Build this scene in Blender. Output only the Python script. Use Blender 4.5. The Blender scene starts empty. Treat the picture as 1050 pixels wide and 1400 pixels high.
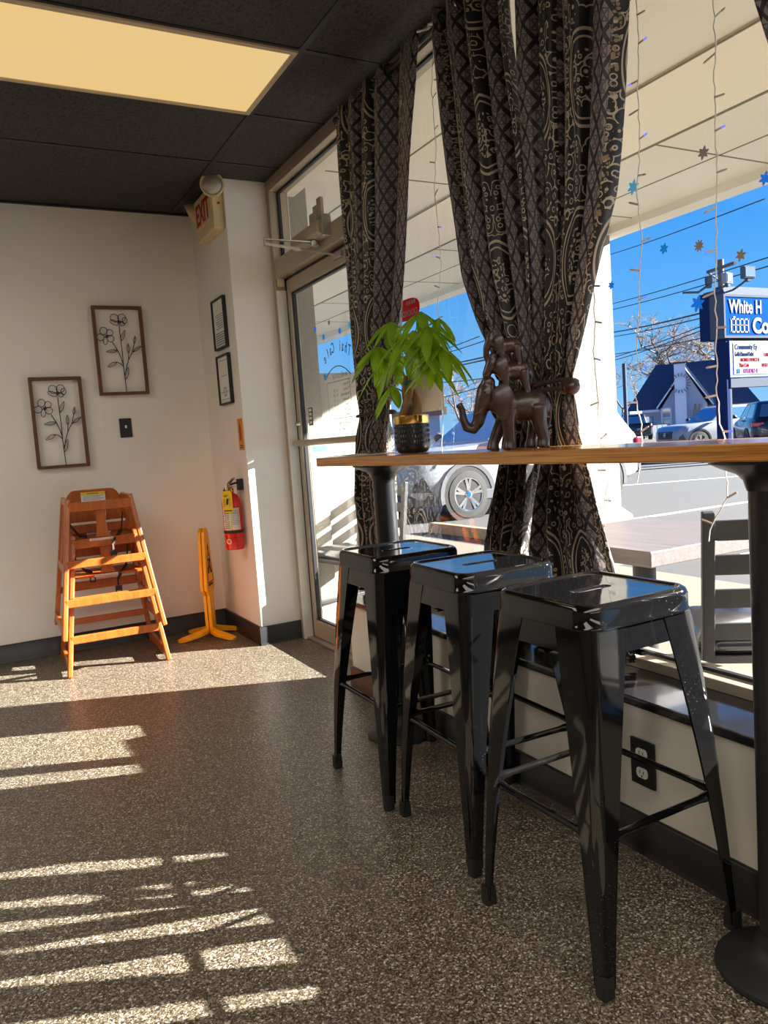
import bpy, bmesh, math, random
from math import sin, cos, pi, radians, sqrt, atan2, hypot, tan
from mathutils import Vector, Matrix
random.seed(7)
SUN, FILL, EXPO = 34.0, 38.0, 0.31
SC = bpy.context.scene
COL = SC.collection
V = Vector

# ------------------------------------------------------------------ camera
YAW, PITCH, ROLL, FPX, EYE = -0.488469759, -0.0915071004, 0.0705769664, 1056.75, 1.13
def _camrot():
    return Matrix.Rotation(YAW, 3, 'Z') @ Matrix.Rotation(PITCH, 3, 'X') @ Matrix.Rotation(ROLL, 3, 'Y')
CR = _camrot()
cam_d = bpy.data.cameras.new('camera'); cam = bpy.data.objects.new('camera', cam_d); COL.objects.link(cam)
right, fwd, up = CR.col[0], CR.col[1], CR.col[2]
m = Matrix.Identity(4)
for i in range(3):
    m[i][0] = right[i]; m[i][1] = up[i]; m[i][2] = -fwd[i]
m.translation = V((0, 0, EYE))
cam.matrix_world = m
cam_d.sensor_fit = 'VERTICAL'; cam_d.sensor_height = 36.0
cam_d.lens = 36.0 * FPX / 1400.0
cam_d.clip_start = 0.02; cam_d.clip_end = 500
SC.camera = cam
def ray(px, py): return CR @ V(((px - 525) / FPX, 1.0, -(py - 700) / FPX))
def on(px, py, axis, val):
    r = ray(px, py); t = (val - (0, 0, EYE)[axis]) / r[axis]
    return V((0, 0, EYE)) + r * t
def at(px, py, dist):
    r = ray(px, py); return V((0, 0, EYE)) + r * (dist / hypot(r.x, r.y))

# ------------------------------------------------------------------ node helpers
class NT:
    def __init__(s, name):
        s.m = bpy.data.materials.new(name); s.m.use_nodes = True
        s.t = s.m.node_tree; s.t.nodes.clear()
        s.out = s.t.nodes.new('ShaderNodeOutputMaterial')
        s.b = s.t.nodes.new('ShaderNodeBsdfPrincipled')
        s.t.links.new(s.b.outputs[0], s.out.inputs[0])
    def n(s, typ, **kw):
        nd = s.t.nodes.new('ShaderNode' + typ)
        for k, v in kw.items(): setattr(nd, k, v)
        return nd
    def put(s, inp, v):
        if isinstance(v, bpy.types.NodeSocket): s.t.links.new(v, inp)
        elif isinstance(v, (tuple, list)) and inp.type == 'RGBA' and len(v) == 3: inp.default_value = (*v, 1)
        else: inp.default_value = v
    def ma(s, op, a, b=0.0, c=None, clamp=False):
        nd = s.n('Math', operation=op); nd.use_clamp = clamp
        s.put(nd.inputs[0], a); s.put(nd.inputs[1], b)
        if c is not None: s.put(nd.inputs[2], c)
        return nd.outputs[0]
    def mix(s, f, a, b, mode='MIX'):
        nd = s.n('MixRGB', blend_type=mode); s.put(nd.inputs[0], f); s.put(nd.inputs[1], a); s.put(nd.inputs[2], b)
        return nd.outputs[0]
    def ramp(s, f, stops, interp='LINEAR'):
        nd = s.n('ValToRGB'); nd.color_ramp.interpolation = interp
        e = nd.color_ramp.elements
        while len(e) < len(stops): e.new(0.5)
        for q, (p, c) in zip(e, stops):
            q.position = p; q.color = (*c, 1) if len(c) == 3 else c
        s.put(nd.inputs[0], f); return nd.outputs[0]
    def co(s, kind='Object'):
        return s.n('TexCoord').outputs[kind]
    def sep(s, v):
        nd = s.n('SeparateXYZ'); s.put(nd.inputs[0], v); return nd.outputs
    def comb(s, x, y, z):
        nd = s.n('CombineXYZ'); s.put(nd.inputs[0], x); s.put(nd.inputs[1], y); s.put(nd.inputs[2], z); return nd.outputs[0]
    def scl(s, v, sc, loc=(0, 0, 0), rot=(0, 0, 0)):
        nd = s.n('Mapping'); s.put(nd.inputs[0], v); nd.inputs['Scale'].default_value = sc
        nd.inputs['Location'].default_value = loc; nd.inputs['Rotation'].default_value = rot; return nd.outputs[0]
    def noise(s, v, scale, detail=3, rough=.5, dist=0.0, out=0):
        nd = s.n('TexNoise'); s.put(nd.inputs['Vector'], v); nd.inputs['Scale'].default_value = scale
        nd.inputs['Detail'].default_value = detail; nd.inputs['Roughness'].default_value = rough
        nd.inputs['Distortion'].default_value = dist; return nd.outputs[out]
    def vor(s, v, scale, feature='F1', out='Distance', rnd=1.0):
        nd = s.n('TexVoronoi', feature=feature); s.put(nd.inputs['Vector'], v); nd.inputs['Scale'].default_value = scale
        nd.inputs['Randomness'].default_value = rnd
        return nd.outputs[out]
    def bump(s, h, strength=.3, dist=.01):
        nd = s.n('Bump'); s.put(nd.inputs['Height'], h); nd.inputs['Strength'].default_value = strength
        nd.inputs['Distance'].default_value = dist; s.put(s.b.inputs['Normal'], nd.outputs[0])
    def set(s, **kw):
        for k, v in kw.items(): s.put(s.b.inputs[k.replace('_', ' ')], v)
        return s

def srgb(r, g, b):
    f = lambda c: (c / 255 / 12.92) if c / 255 <= .04045 else ((c / 255 + .055) / 1.055) ** 2.4
    return (f(r), f(g), f(b))

def plain(name, col, rough=.5, metal=0.0, coat=0.0, spec=.5, noise=0.0, nscale=8.0, bump=0.0, bscale=60.0):
    t = NT(name)
    c = col
    if noise > 0:
        nz = t.noise(t.co(), nscale, 4)
        c = t.mix(nz, tuple(max(0, x * (1 - noise)) for x in col), tuple(min(1, x * (1 + noise)) for x in col))
    t.set(Base_Color=c, Roughness=rough, Metallic=metal)
    t.b.inputs['Coat Weight'].default_value = coat
    t.b.inputs['Coat Roughness'].default_value = .05
    t.b.inputs['Specular IOR Level'].default_value = spec
    if bump > 0: t.bump(t.noise(t.co(), bscale, 3), bump, .005)
    return t.m

def wood(name, c1, c2, scale=(3, 3, 40), rough=.4, coat=.2):
    t = NT(name)
    v = t.scl(t.co(), scale)
    a = t.noise(v, 1.0, 5, .6, 1.2)
    b = t.noise(t.scl(t.co(), tuple(q * 5 for q in scale)), 1.0, 3, .6)
    f = t.ma('ADD', t.ma('MULTIPLY', a, .75), t.ma('MULTIPLY', b, .25))
    t.set(Base_Color=t.ramp(f, [(.3, c1), (.7, c2)]), Roughness=rough)
    t.b.inputs['Coat Weight'].default_value = coat
    t.b.inputs['Coat Roughness'].default_value = .15
    return t.m

def translucent(name, col, w=.6, rough=.5):
    t = NT(name); t.set(Base_Color=col, Roughness=rough)
    tr = t.n('BsdfTranslucent'); t.put(tr.inputs[0], col)
    mx = t.n('MixShader'); mx.inputs[0].default_value = w
    t.t.links.new(t.b.outputs[0], mx.inputs[1]); t.t.links.new(tr.outputs[0], mx.inputs[2]); t.t.links.new(mx.outputs[0], t.out.inputs[0])
    return t.m

def emis(name, col, strength):
    t = NT(name); t.t.nodes.remove(t.b)
    e = t.n('Emission'); t.put(e.inputs[0], col); e.inputs[1].default_value = strength
    t.t.links.new(e.outputs[0], t.out.inputs[0]); return t.m

def glassmat(name, tint=(1, 1, 1), refl=.08, rough=0.0):
    t = NT(name); t.t.nodes.remove(t.b)
    tr = t.n('BsdfTransparent'); t.put(tr.inputs[0], tint)
    gl = t.n('BsdfGlossy'); gl.inputs['Roughness'].default_value = rough
    fr = t.n('Fresnel'); fr.inputs[0].default_value = 1.25
    mx = t.n('MixShader')
    t.put(mx.inputs[0], t.ma('MULTIPLY', fr.outputs[0], refl * 12))
    t.t.links.new(tr.outputs[0], mx.inputs[1]); t.t.links.new(gl.outputs[0], mx.inputs[2])
    t.t.links.new(mx.outputs[0], t.out.inputs[0]); return t.m

# ------------------------------------------------------------------ mesh helpers
def offs(verts, parent, loc=(0, 0, 0)):      # world-space points to the parent's own space
    d = V(loc); p = parent
    while p is not None: d = d + V(p.location); p = p.parent
    for v in verts: v.co = v.co - d
class MB:
    def __init__(s): s.bm = bmesh.new(); s.uv = None
    def _add(s, vs, fs):
        q = [s.bm.verts.new(v) for v in vs]; out = []
        for f in fs:
            try: out.append(s.bm.faces.new([q[i] for i in f]))
            except ValueError: pass
        return q, out
    def box(s, c, d, rot=None):
        x, y, z = d[0] / 2, d[1] / 2, d[2] / 2
        vs = [V((sx * x, sy * y, sz * z)) for sz in (-1, 1) for sy in (-1, 1) for sx in (-1, 1)]
        if rot is not None: vs = [rot @ v for v in vs]
        vs = [v + V(c) for v in vs]
        s._add(vs, [(0, 2, 3, 1), (4, 5, 7, 6), (0, 1, 5, 4), (2, 6, 7, 3), (0, 4, 6, 2), (1, 3, 7, 5)]); return s
    def span(s, a, b):
        a, b = V(a), V(b); return s.box((a + b) / 2, [abs(b[i] - a[i]) for i in range(3)])
    def hexa(s, p8):   # 8 corner points: bottom 4 ccw then top 4 ccw
        s._add([V(p) for p in p8], [(3, 2, 1, 0), (4, 5, 6, 7), (0, 1, 5, 4), (1, 2, 6, 5), (2, 3, 7, 6), (3, 0, 4, 7)]); return s
    def beam(s, a, b, w, h, up=(0, 0, 1), w2=None, h2=None):
        a, b = V(a), V(b); d = (b - a).normalized(); upv = V(up)
        if abs(d.dot(upv)) > .98: upv = V((0, 1, 0)) if abs(d.y) < .9 else V((1, 0, 0))
        sd = d.cross(upv).normalized(); u2 = sd.cross(d).normalized()
        w2 = w if w2 is None else w2; h2 = h if h2 is None else h2
        P = []
        for p, ww, hh in ((a, w, h), (b, w2, h2)):
            for i, j in ((-1, -1), (1, -1), (1, 1), (-1, 1)): P.append(p + sd * (i * ww / 2) + u2 * (j * hh / 2))
        s._add(P, [(3, 2, 1, 0), (4, 5, 6, 7), (0, 1, 5, 4), (1, 2, 6, 5), (2, 3, 7, 6), (3, 0, 4, 7)]); return s
    def loft(s, rings, closed=True, caps=True):
        n = len(rings[0]); vs = [V(p) for r in rings for p in r]; fs = []
        for k in range(len(rings) - 1):
            for i in range(n if closed else n - 1):
                j = (i + 1) % n
                fs.append((k * n + i, k * n + j, (k + 1) * n + j, (k + 1) * n + i))
        if caps and closed:
            fs.append(tuple(range(n - 1, -1, -1))); fs.append(tuple((len(rings) - 1) * n + i for i in range(n)))
        s._add(vs, fs); return s
    def tube(s, pts, r, n=8, caps=True, flat=1.0):
        pts = [V(p) for p in pts]; rs = r if isinstance(r, (list, tuple)) else [r] * len(pts)
        rings = []; prev = None
        for i, p in enumerate(pts):
            d = (pts[min(i + 1, len(pts) - 1)] - pts[max(i - 1, 0)])
            d = d.normalized() if d.length > 1e-9 else V((0, 0, 1))
            if prev is None:
                u = V((0, 0, 1)) if abs(d.z) < .9 else V((1, 0, 0))
                u = (u - d * u.dot(d)).normalized()
            else:
                u = (prev - d * prev.dot(d))
                u = u.normalized() if u.length > 1e-6 else d.orthogonal().normalized()
            prev = u; w = d.cross(u)
            rings.append([p + u * (cos(2 * pi * k / n) * rs[i]) + w * (sin(2 * pi * k / n) * rs[i] * flat) for k in range(n)])
        return s.loft(rings, True, caps)
    def lathe(s, prof, c=(0, 0, 0), axis='Z', n=24, caps=True, rot=None):
        R = {'Z': Matrix.Identity(3), 'X': Matrix(((0, 0, 1), (0, 1, 0), (-1, 0, 0))), 'Y': Matrix(((1, 0, 0), (0, 0, 1), (0, -1, 0)))}[axis]
        if rot is not None: R = rot @ R
        rings = [[V(c) + R @ V((r * cos(2 * pi * k / n), r * sin(2 * pi * k / n), z)) for k in range(n)] for r, z in prof]
        return s.loft(rings, True, caps)
    def prism(s, poly, origin, ux, uy, depth):
        o, ux, uy = V(origin), V(ux), V(uy); nn = ux.cross(uy).normalized() * depth
        a = [o + ux * p[0] + uy * p[1] for p in poly]; n = len(a)
        s._add(a + [p + nn for p in a], [tuple(range(n - 1, -1, -1)), tuple(range(n, 2 * n))] + [(i, (i + 1) % n, n + (i + 1) % n, n + i) for i in range(n)]); return s
    def ell(s, c, r, n=14, m=10, rot=None):
        rings = []
        for j in range(1, m):
            th = pi * j / m
            ring = []
            for k in range(n):
                p = V((r[0] * sin(th) * cos(2 * pi * k / n), r[1] * sin(th) * sin(2 * pi * k / n), -r[2] * cos(th)))
                if rot is not None: p = rot @ p
                ring.append(V(c) + p)
            rings.append(ring)
        return s.loft(rings, True, True)
    def quad(s, *p): s._add([V(q) for q in p], [tuple(range(len(p)))]); return s
    def build(s, name, mat, parent=None, loc=(0, 0, 0), smooth=True, ang=35, bevel=0.0, seg=2, sub=0, solid=0.0, remesh=0.0, weld=True, world=False):
        bm = s.bm
        if world: offs(bm.verts, parent, loc)
        if weld: bmesh.ops.remove_doubles(bm, verts=bm.verts, dist=1e-6)
        bmesh.ops.recalc_face_normals(bm, faces=bm.faces)
        if smooth:
            lim = radians(ang)
            for f in bm.faces: f.smooth = True
            for e in bm.edges:
                if len(e.link_faces) == 2 and e.calc_face_angle(0) > lim: e.smooth = False
        me = bpy.data.meshes.new(name); bm.to_mesh(me); bm.free()
        o = bpy.data.objects.new(name, me); COL.objects.link(o); o.location = loc
        if mat: me.materials.append(mat)
        if parent: o.parent = parent
        if remesh:
            d = o.modifiers.new('remesh', 'REMESH'); d.mode = 'VOXEL'; d.voxel_size = remesh; d.use_smooth_shade = True
            d = o.modifiers.new('smooth', 'SMOOTH'); d.factor = .5; d.iterations = 4
        if solid:
            d = o.modifiers.new('solid', 'SOLIDIFY'); d.thickness = solid; d.offset = 0
        if bevel:
            d = o.modifiers.new('bevel', 'BEVEL'); d.width = bevel; d.segments = seg; d.limit_method = 'ANGLE'; d.angle_limit = radians(40)
            d.harden_normals = False
        if sub:
            d = o.modifiers.new('sub', 'SUBSURF'); d.levels = sub; d.render_levels = sub
        return o

def tag(o, label, cat, group=None):
    o['label'] = label; o['category'] = cat
    if group: o['group'] = group
    return o
def root(name, loc, label, cat, group=None, rz=0.0):
    o = bpy.data.objects.new(name, None); COL.objects.link(o); o.location = loc; o.rotation_euler = (0, 0, rz)
    o.empty_display_size = .1
    return tag(o, label, cat, group)
def struct(o): o['kind'] = 'structure'; return o
def dup(r, loc, rz=None, label=None):
    c = r.copy(); COL.objects.link(c); c.location = loc
    if rz is not None: c.rotation_euler = (0, 0, rz)
    if label: c['label'] = label
    def rec(src, dst):
        for ch in list(src.children):
            k = ch.copy(); COL.objects.link(k); k.parent = dst; rec(ch, k)
    rec(r, c); return c

def text(name, s, size, origin, ux, uy, mat, parent, depth=.001, bold=0.0, align='LEFT', sx=1.0, space=1.0, world=False):
    cu = bpy.data.curves.new('txt', 'FONT'); cu.body = s; cu.size = size; cu.extrude = depth; cu.offset = bold
    cu.align_x = align; cu.space_character = space; cu.resolution_u = 4
    tmp = bpy.data.objects.new('txt', cu); COL.objects.link(tmp)
    dg = bpy.context.evaluated_depsgraph_get(); dg.update()
    me = bpy.data.meshes.new_from_object(tmp.evaluated_get(dg))
    bpy.data.objects.remove(tmp)
    ux, uy = V(ux).normalized(), V(uy).normalized(); nn = ux.cross(uy)
    for v in me.vertices:
        p = v.co.copy(); v.co = V(origin) + ux * (p.x * sx) + uy * p.y + nn * p.z
    if world: offs(me.vertices, parent)
    me.materials.clear(); me.materials.append(mat); me.name = name
    o = bpy.data.objects.new(name, me); COL.objects.link(o)
    if parent: o.parent = parent
    return o
# ------------------------------------------------------------------ materials
M = {}
def _floor():
    t = NT('floor_flakes'); co = t.co('Object')
    a = t.vor(co, 250, 'F1', 'Color'); s = t.sep(a)
    b = t.vor(co, 430, 'F1', 'Color'); s2 = t.sep(b)
    c = t.ramp(s[0], [(0, (.012, .009, .007)), (.28, (.03, .022, .015)), (.42, (.075, .055, .034)), (.6, (.155, .128, .094)), (.8, (.29, .255, .20)), (.94, (.60, .56, .49))], 'CONSTANT')
    c2 = t.ramp(s2[1], [(0, (.02, .016, .012)), (.5, (.08, .062, .04)), (.8, (.30, .265, .21))], 'CONSTANT')
    c = t.mix(.38, c, c2)
    big = t.noise(co, 3.0, 3)
    c = t.mix(t.ma('MULTIPLY', big, .2), c, (.07, .052, .036)); c = t.mix(1.0, c, (1.28, 1.24, 1.18), 'MULTIPLY')
    t.set(Base_Color=c, Roughness=t.ma('ADD', t.ma('MULTIPLY', s[1], .16), .3))
    t.b.inputs['Specular IOR Level'].default_value = .5
    t.bump(t.ma('ADD', s[2], t.noise(co, 60, 2)), .12, .002)
    return t.m
def _wall():
    t = NT('wall_paint'); co = t.co()
    n = t.noise(co, 2.2, 4); c = t.mix(n, srgb(226, 219, 208), srgb(236, 231, 222))
    t.set(Base_Color=c, Roughness=.55); t.bump(t.noise(co, 180, 2), .05, .002); return t.m
def _ceil():
    t = NT('ceiling_tile'); co = t.co()
    x, y, z = t.sep(co)
    pits = t.noise(co, 90, 2, .6, .5)
    f = t.ma('GREATER_THAN', t.noise(t.scl(co, (1, .55, 1)), 120, 2, .6, 1.2), .55)
    c = t.mix(f, (.040, .037, .034), (.006, .006, .006))
    t.set(Base_Color=c, Roughness=.75); t.bump(t.ma('MULTIPLY', f, -1), .5, .004); return t.m
def _kneewall():
    t = NT('wall_panel'); co = t.co()
    n = t.noise(t.scl(co, (1, 5, .8)), 1.3, 4, .5, .8); c = t.mix(n, srgb(205, 196, 180), srgb(226, 220, 208))
    t.set(Base_Color=c, Roughness=.28); return t.m
def _stucco():
    t = NT('stucco'); co = t.co()
    n = t.noise(co, 45, 4, .7); p = t.vor(co, 70)
    c = t.mix(n, srgb(120, 116, 107), srgb(147, 142, 132)); c = t.mix(t.ma('LESS_THAN', p, .16), c, srgb(112, 107, 97))
    t.set(Base_Color=c, Roughness=.9); t.bump(t.ma('ADD', n, p), .3, .006); return t.m
def _asphalt():
    t = NT('asphalt'); co = t.co()
    n = t.noise(co, 90, 4, .7); b = t.noise(t.scl(co, (.25, 1.6, 1)), .9, 4)
    c = t.mix(n, (.027, .0265, .026), (.066, .0645, .063)); c = t.mix(t.ma('MULTIPLY', b, .5), c, (.088, .085, .081))
    t.set(Base_Color=c, Roughness=.9); return t.m
def _concrete():
    t = NT('concrete'); co = t.co()
    n = t.noise(co, 60, 5, .7); b = t.noise(co, 1.4, 4)
    c = t.mix(n, (.115, .098, .072), (.19, .165, .122)); c = t.mix(t.ma('MULTIPLY', b, .4), c, (.17, .148, .115))
    t.set(Base_Color=c, Roughness=.9); t.bump(n, .3, .004); return t.m
def _soffit():
    t = NT('soffit_panel'); co = t.co()
    n = t.noise(co, .8, 3); c = t.mix(n, srgb(214, 205, 188), srgb(226, 218, 202)); t.set(Base_Color=c, Roughness=.7); return t.m
def _fabric():
    t = NT('damask_fabric'); u, v, _ = t.sep(t.co('UV'))
    P = .36
    fu = t.ma('MULTIPLY', t.ma('FRACT', t.ma('DIVIDE', u, P)), P)
    # diamond lattice
    d1 = t.ma('ABSOLUTE', t.ma('SUBTRACT', t.ma('FRACT', t.ma('DIVIDE', t.ma('ADD', u, t.ma('MULTIPLY', v, .68)), .058)), .5))
    d2 = t.ma('ABSOLUTE', t.ma('SUBTRACT', t.ma('FRACT', t.ma('DIVIDE', t.ma('SUBTRACT', u, t.ma('MULTIPLY', v, .68)), .058)), .5))
    dm = t.ma('MAXIMUM', d1, d2); mn = t.ma('MINIMUM', d1, d2)
    latt = t.ma('LESS_THAN', dm, .385)                       # inside a diamond
    pet = t.ma('MULTIPLY', t.ma('LESS_THAN', mn, .05), t.ma('LESS_THAN', dm, .3))
    ring = t.ma('LESS_THAN', t.ma('ABSOLUTE', t.ma('SUBTRACT', t.ma('ADD', d1, d2), .36)), .045)
    dia = t.mix(latt, (.012, .009, .010), (.215, .175, .165))
    dia = t.mix(t.ma('MULTIPLY', t.ma('MAXIMUM', pet, ring), latt), dia, (.075, .06, .058))
    # medallion stripe
    PV = .46
    mv = t.ma('MULTIPLY', t.ma('SUBTRACT', t.ma('FRACT', t.ma('DIVIDE', v, PV)), .5), PV)
    mu = t.ma('SUBTRACT', fu, .262)
    rr = t.ma('SQRT', t.ma('ADD', t.ma('POWER', t.ma('DIVIDE', mu, .078), 2), t.ma('POWER', t.ma('DIVIDE', mv, .125), 2)))
    o1 = t.ma('LESS_THAN', t.ma('ABSOLUTE', t.ma('SUBTRACT', rr, 1.0)), .035)
    o2 = t.ma('LESS_THAN', t.ma('ABSOLUTE', t.ma('SUBTRACT', rr, .84)), .022)
    uv = t.comb(t.ma('ABSOLUTE', mu), v, 0)
    vr = t.vor(uv, 30, 'F1', 'Distance')
    scroll = t.ma('LESS_THAN', t.ma('ABSOLUTE', t.ma('SUBTRACT', t.ma('FRACT', t.ma('MULTIPLY', vr, 2.3)), .5)), .10)
    scroll = t.ma('MULTIPLY', scroll, t.ma('GREATER_THAN', rr, 1.12))
    uv2 = t.comb(u, v, 0)
    vr2 = t.vor(uv2, 48, 'F1', 'Distance')
    flo = t.ma('LESS_THAN', t.ma('ABSOLUTE', t.ma('SUBTRACT', t.ma('FRACT', t.ma('MULTIPLY', vr2, 2.0)), .45)), .16)
    flo = t.ma('MULTIPLY', flo, t.ma('LESS_THAN', rr, .6))
    lines = t.ma('MAXIMUM', t.ma('MAXIMUM', o1, o2), t.ma('MAXIMUM', scroll, flo))
    med = t.mix(lines, (.010, .0075, .008), (.46, .37, .27))
    isd = t.ma('LESS_THAN', fu, .16)
    edge = t.ma('LESS_THAN', t.ma('ABSOLUTE', t.ma('SUBTRACT', fu, .165)), .012)
    es = t.ma('MULTIPLY', edge, t.ma('LESS_THAN', t.vor(uv2, 90), .42))
    c = t.mix(isd, med, dia); c = t.mix(es, c, (.25, .18, .11))
    weave = t.noise(uv2, 900, 1)
    c = t.mix(t.ma('MULTIPLY', weave, .25), c, (.02, .016, .016))
    t.set(Base_Color=c, Roughness=.42)
    t.b.inputs['Specular IOR Level'].default_value = .35
    t.b.inputs['Sheen Weight'].default_value = .15
    t.bump(lines, .15, .002)
    return t.m
def _bamboo():
    t = NT('bamboo_board'); co = t.co(); x, y, z = t.sep(co)
    band = t.ma('FLOOR', t.ma('MULTIPLY', z, 62)); bx = t.ma('FLOOR', t.ma('MULTIPLY', x, 45))
    v = t.comb(t.ma('MULTIPLY', x, 20), t.ma('ADD', t.ma('MULTIPLY', y, 2.2), t.ma('MULTIPLY', band, 3.7)), t.ma('MULTIPLY', z, 90))
    a = t.noise(v, 1.0, 4, .6, 1.5)
    c = t.ramp(a, [(.25, srgb(120, 70, 22)), (.5, srgb(182, 122, 50)), (.75, srgb(206, 150, 76))])
    seam = t.ma('LESS_THAN', t.ma('FRACT', t.ma('MULTIPLY', z, 62)), .07)
    c = t.mix(t.ma('MULTIPLY', seam, .7), c, srgb(96, 56, 20))
    t.set(Base_Color=c, Roughness=.25); t.b.inputs['Coat Weight'].default_value = .4; t.b.inputs['Coat Roughness'].default_value = .08
    return t.m
def _leaf():
    t = NT('leaf_green'); co = t.co(); n = t.noise(co, 22, 3)
    c = t.mix(n, srgb(98, 150, 26), srgb(160, 200, 60)); t.set(Base_Color=c, Roughness=.4)
    tr = t.n('BsdfTranslucent'); t.put(tr.inputs[0], t.mix(n, srgb(176, 214, 30), srgb(225, 236, 90)))
    mx = t.n('MixShader'); mx.inputs[0].default_value = .58
    t.t.links.new(t.b.outputs[0], mx.inputs[1]); t.t.links.new(tr.outputs[0], mx.inputs[2]); t.t.links.new(mx.outputs[0], t.out.inputs[0])
    return t.m
def _blackmetal():
    t = NT('glossy_black_metal'); co = t.co()
    sp = t.vor(co, 140); n = t.noise(co, 9, 3)
    dust = t.ma('MULTIPLY', t.ma('LESS_THAN', sp, .10), t.ma('GREATER_THAN', n, .58))
    t.set(Base_Color=t.mix(dust, (.0045, .0045, .005), (.10, .10, .11)), Roughness=t.ma('ADD', .06, t.ma('MULTIPLY', dust, .4)))
    t.b.inputs['Coat Weight'].default_value = .0; t.b.inputs['Specular IOR Level'].default_value = .5
    return t.m
def _diffuser():
    t = NT('light_diffuser'); t.t.nodes.remove(t.b); co = t.co(); x, y, z = t.sep(co)
    e = t.n('Emission')
    n = t.noise(co, 2.5, 3)
    t.put(e.inputs[0], t.mix(n, srgb(246, 204, 128), srgb(240, 210, 150))); e.inputs[1].default_value = .74
    t.t.links.new(e.outputs[0], t.out.inputs[0]); return t.m
M['floor'] = _floor(); M['wall'] = _wall(); M['ceil'] = _ceil(); M['knee'] = _kneewall(); M['stucco'] = _stucco()
M['asphalt'] = _asphalt(); M['concrete'] = _concrete(); M['soffit'] = _soffit(); M['fabric'] = _fabric(); M['bamboo'] = _bamboo()
M['leaf'] = _leaf(); M['stool'] = _blackmetal(); M['diffuser'] = _diffuser()
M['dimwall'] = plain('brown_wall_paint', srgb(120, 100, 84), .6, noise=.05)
M['blackrub'] = plain('black_cove_rubber', (.012, .011, .012), .35, bump=.05)
M['grid'] = plain('black_grid_metal', (.010, .009, .009), .5)
M['white_grid'] = plain('cream_trim_metal', srgb(200, 180, 150), .4)
M['alu'] = plain('champagne_aluminium', srgb(172, 160, 140), .38, .35, noise=.08, nscale=5)
M['aludark'] = plain('black_gasket_rubber', (.01, .01, .012), .5)  # black rubber of the glazing gaskets
M['aluw'] = plain('painted_white_frame', srgb(214, 210, 200), .45, noise=.06)
M['sill'] = plain('black_sill_laminate', (.012, .012, .014), .18, coat=.3, noise=.3, nscale=40)
M['glass'] = glassmat('window_glass', (.99, .995, .995), .009)
M['black'] = plain('matt_black', (.012, .012, .013), .5)
M['blackgl'] = plain('satin_black_powder_coat', (.012, .012, .014), .3, bump=.03)
M['white'] = plain('white_plastic', srgb(236, 234, 228), .4)
M['cream'] = plain('cream_plastic', srgb(214, 196, 150), .45, noise=.06)
M['red'] = plain('glossy_red_paint', srgb(214, 22, 14), .22, coat=.5)
M['yellow'] = plain('yellow_plastic', srgb(248, 176, 8), .4, noise=.05)
M['tagy'] = plain('yellow_card', srgb(236, 196, 20), .6)
M['chrome'] = plain('polished_steel', (.62, .6, .57), .16, 1.0)
M['steel'] = plain('brushed_steel', (.5, .48, .44), .35, .9)
M['lens'] = plain('clear_lamp_lens', (.62, .58, .5), .38, .7, noise=.3, nscale=60)
M['gold'] = plain('polished_gold', (.95, .62, .16), .16, 1.0, noise=.1)
M['hcwood'] = wood('orange_stained_wood', srgb(152, 70, 20), srgb(192, 102, 36), (30, 30, 4), .38, .3)
M['framewood'] = wood('brown_frame_wood', srgb(74, 42, 22), srgb(120, 74, 42), (25, 25, 25), .6, 0)
M['elewood'] = wood('dark_carved_wood', srgb(38, 23, 19), srgb(72, 46, 37), (14, 14, 60), .38, .25)
M['bark'] = wood('braided_bark', srgb(96, 66, 38), srgb(170, 130, 86), (30, 30, 6), .8, 0)
M['soil'] = plain('potting_soil', (.03, .02, .014), .95, noise=.4, nscale=60)
M['paper'] = plain('white_paper', srgb(226, 222, 212), .7)
M['ink'] = plain('printed_ink', (.03, .03, .035), .7)
M['inkgrey'] = plain('grey_printed_ink', (.22, .22, .24), .7)
M['orange_lbl'] = plain('orange_label', srgb(214, 140, 50), .6)
M['strap'] = plain('brown_webbing', srgb(52, 30, 28), .8)
M['letter_red'] = plain('red_letters', srgb(170, 30, 18), .5)
M['wire'] = plain('white_cord', srgb(225, 222, 215), .5)
M['bulb'] = plain('clear_bulb', srgb(200, 180, 170), .25)
M['bulbblue'] = emis('lit_blue_bulb', (.12, .12, 1), 1.6)
M['blueflake'] = translucent('blue_gel', srgb(80, 180, 255), .85, .3)
M['ltflake'] = translucent('pale_blue_gel', srgb(150, 215, 240), .8, .3)
M['tealflake'] = translucent('teal_gel', srgb(60, 190, 245), .85, .3)
M['greyflake'] = plain('silver_glitter_gel', srgb(150, 142, 132), .5, noise=.3, nscale=300)
M['sticker_red'] = translucent('red_sticker', srgb(225, 24, 18), .5, .4)
M['decal'] = plain('grey_vinyl_lettering', srgb(70, 78, 96), .5)
M['decalsoft'] = plain('frosted_vinyl_lettering', srgb(150, 150, 150), .5)
M['darkwood'] = wood('weathered_brown_tabletop', srgb(84, 74, 72), srgb(118, 108, 106), (60, 3, 60), .5, .2)
M['chairblack'] = plain('weathered_black_frame', (.02, .02, .021), .55, noise=.4, nscale=60)
M['vinyl'] = plain('black_vinyl_seat', (.012, .012, .016), .22, coat=.4)
M['silver'] = plain('pale_silver_car_paint', srgb(138, 141, 146), .3, .1, coat=.5)
M['carwhite'] = plain('white_car_paint', srgb(150, 152, 156), .3, coat=.4)
M['cardark'] = plain('dark_blue_car_paint', srgb(26, 34, 48), .25, .2, coat=.7)
M['carblack'] = plain('black_car_paint', srgb(18, 18, 22), .25, coat=.5)
M['carglass'] = plain('blue_reflection_glass', (.08, .18, .30), .05, coat=.8)  # light blue base colour stands in for reflections in the car windows
M['tyre'] = plain('tyre_rubber', (.03, .03, .03), .8)
M['clad'] = plain('grey_plastic_cladding', (.06, .065, .075), .6)
M['cladlt'] = plain('light_grey_bumper', srgb(170, 172, 172), .45)
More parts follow.
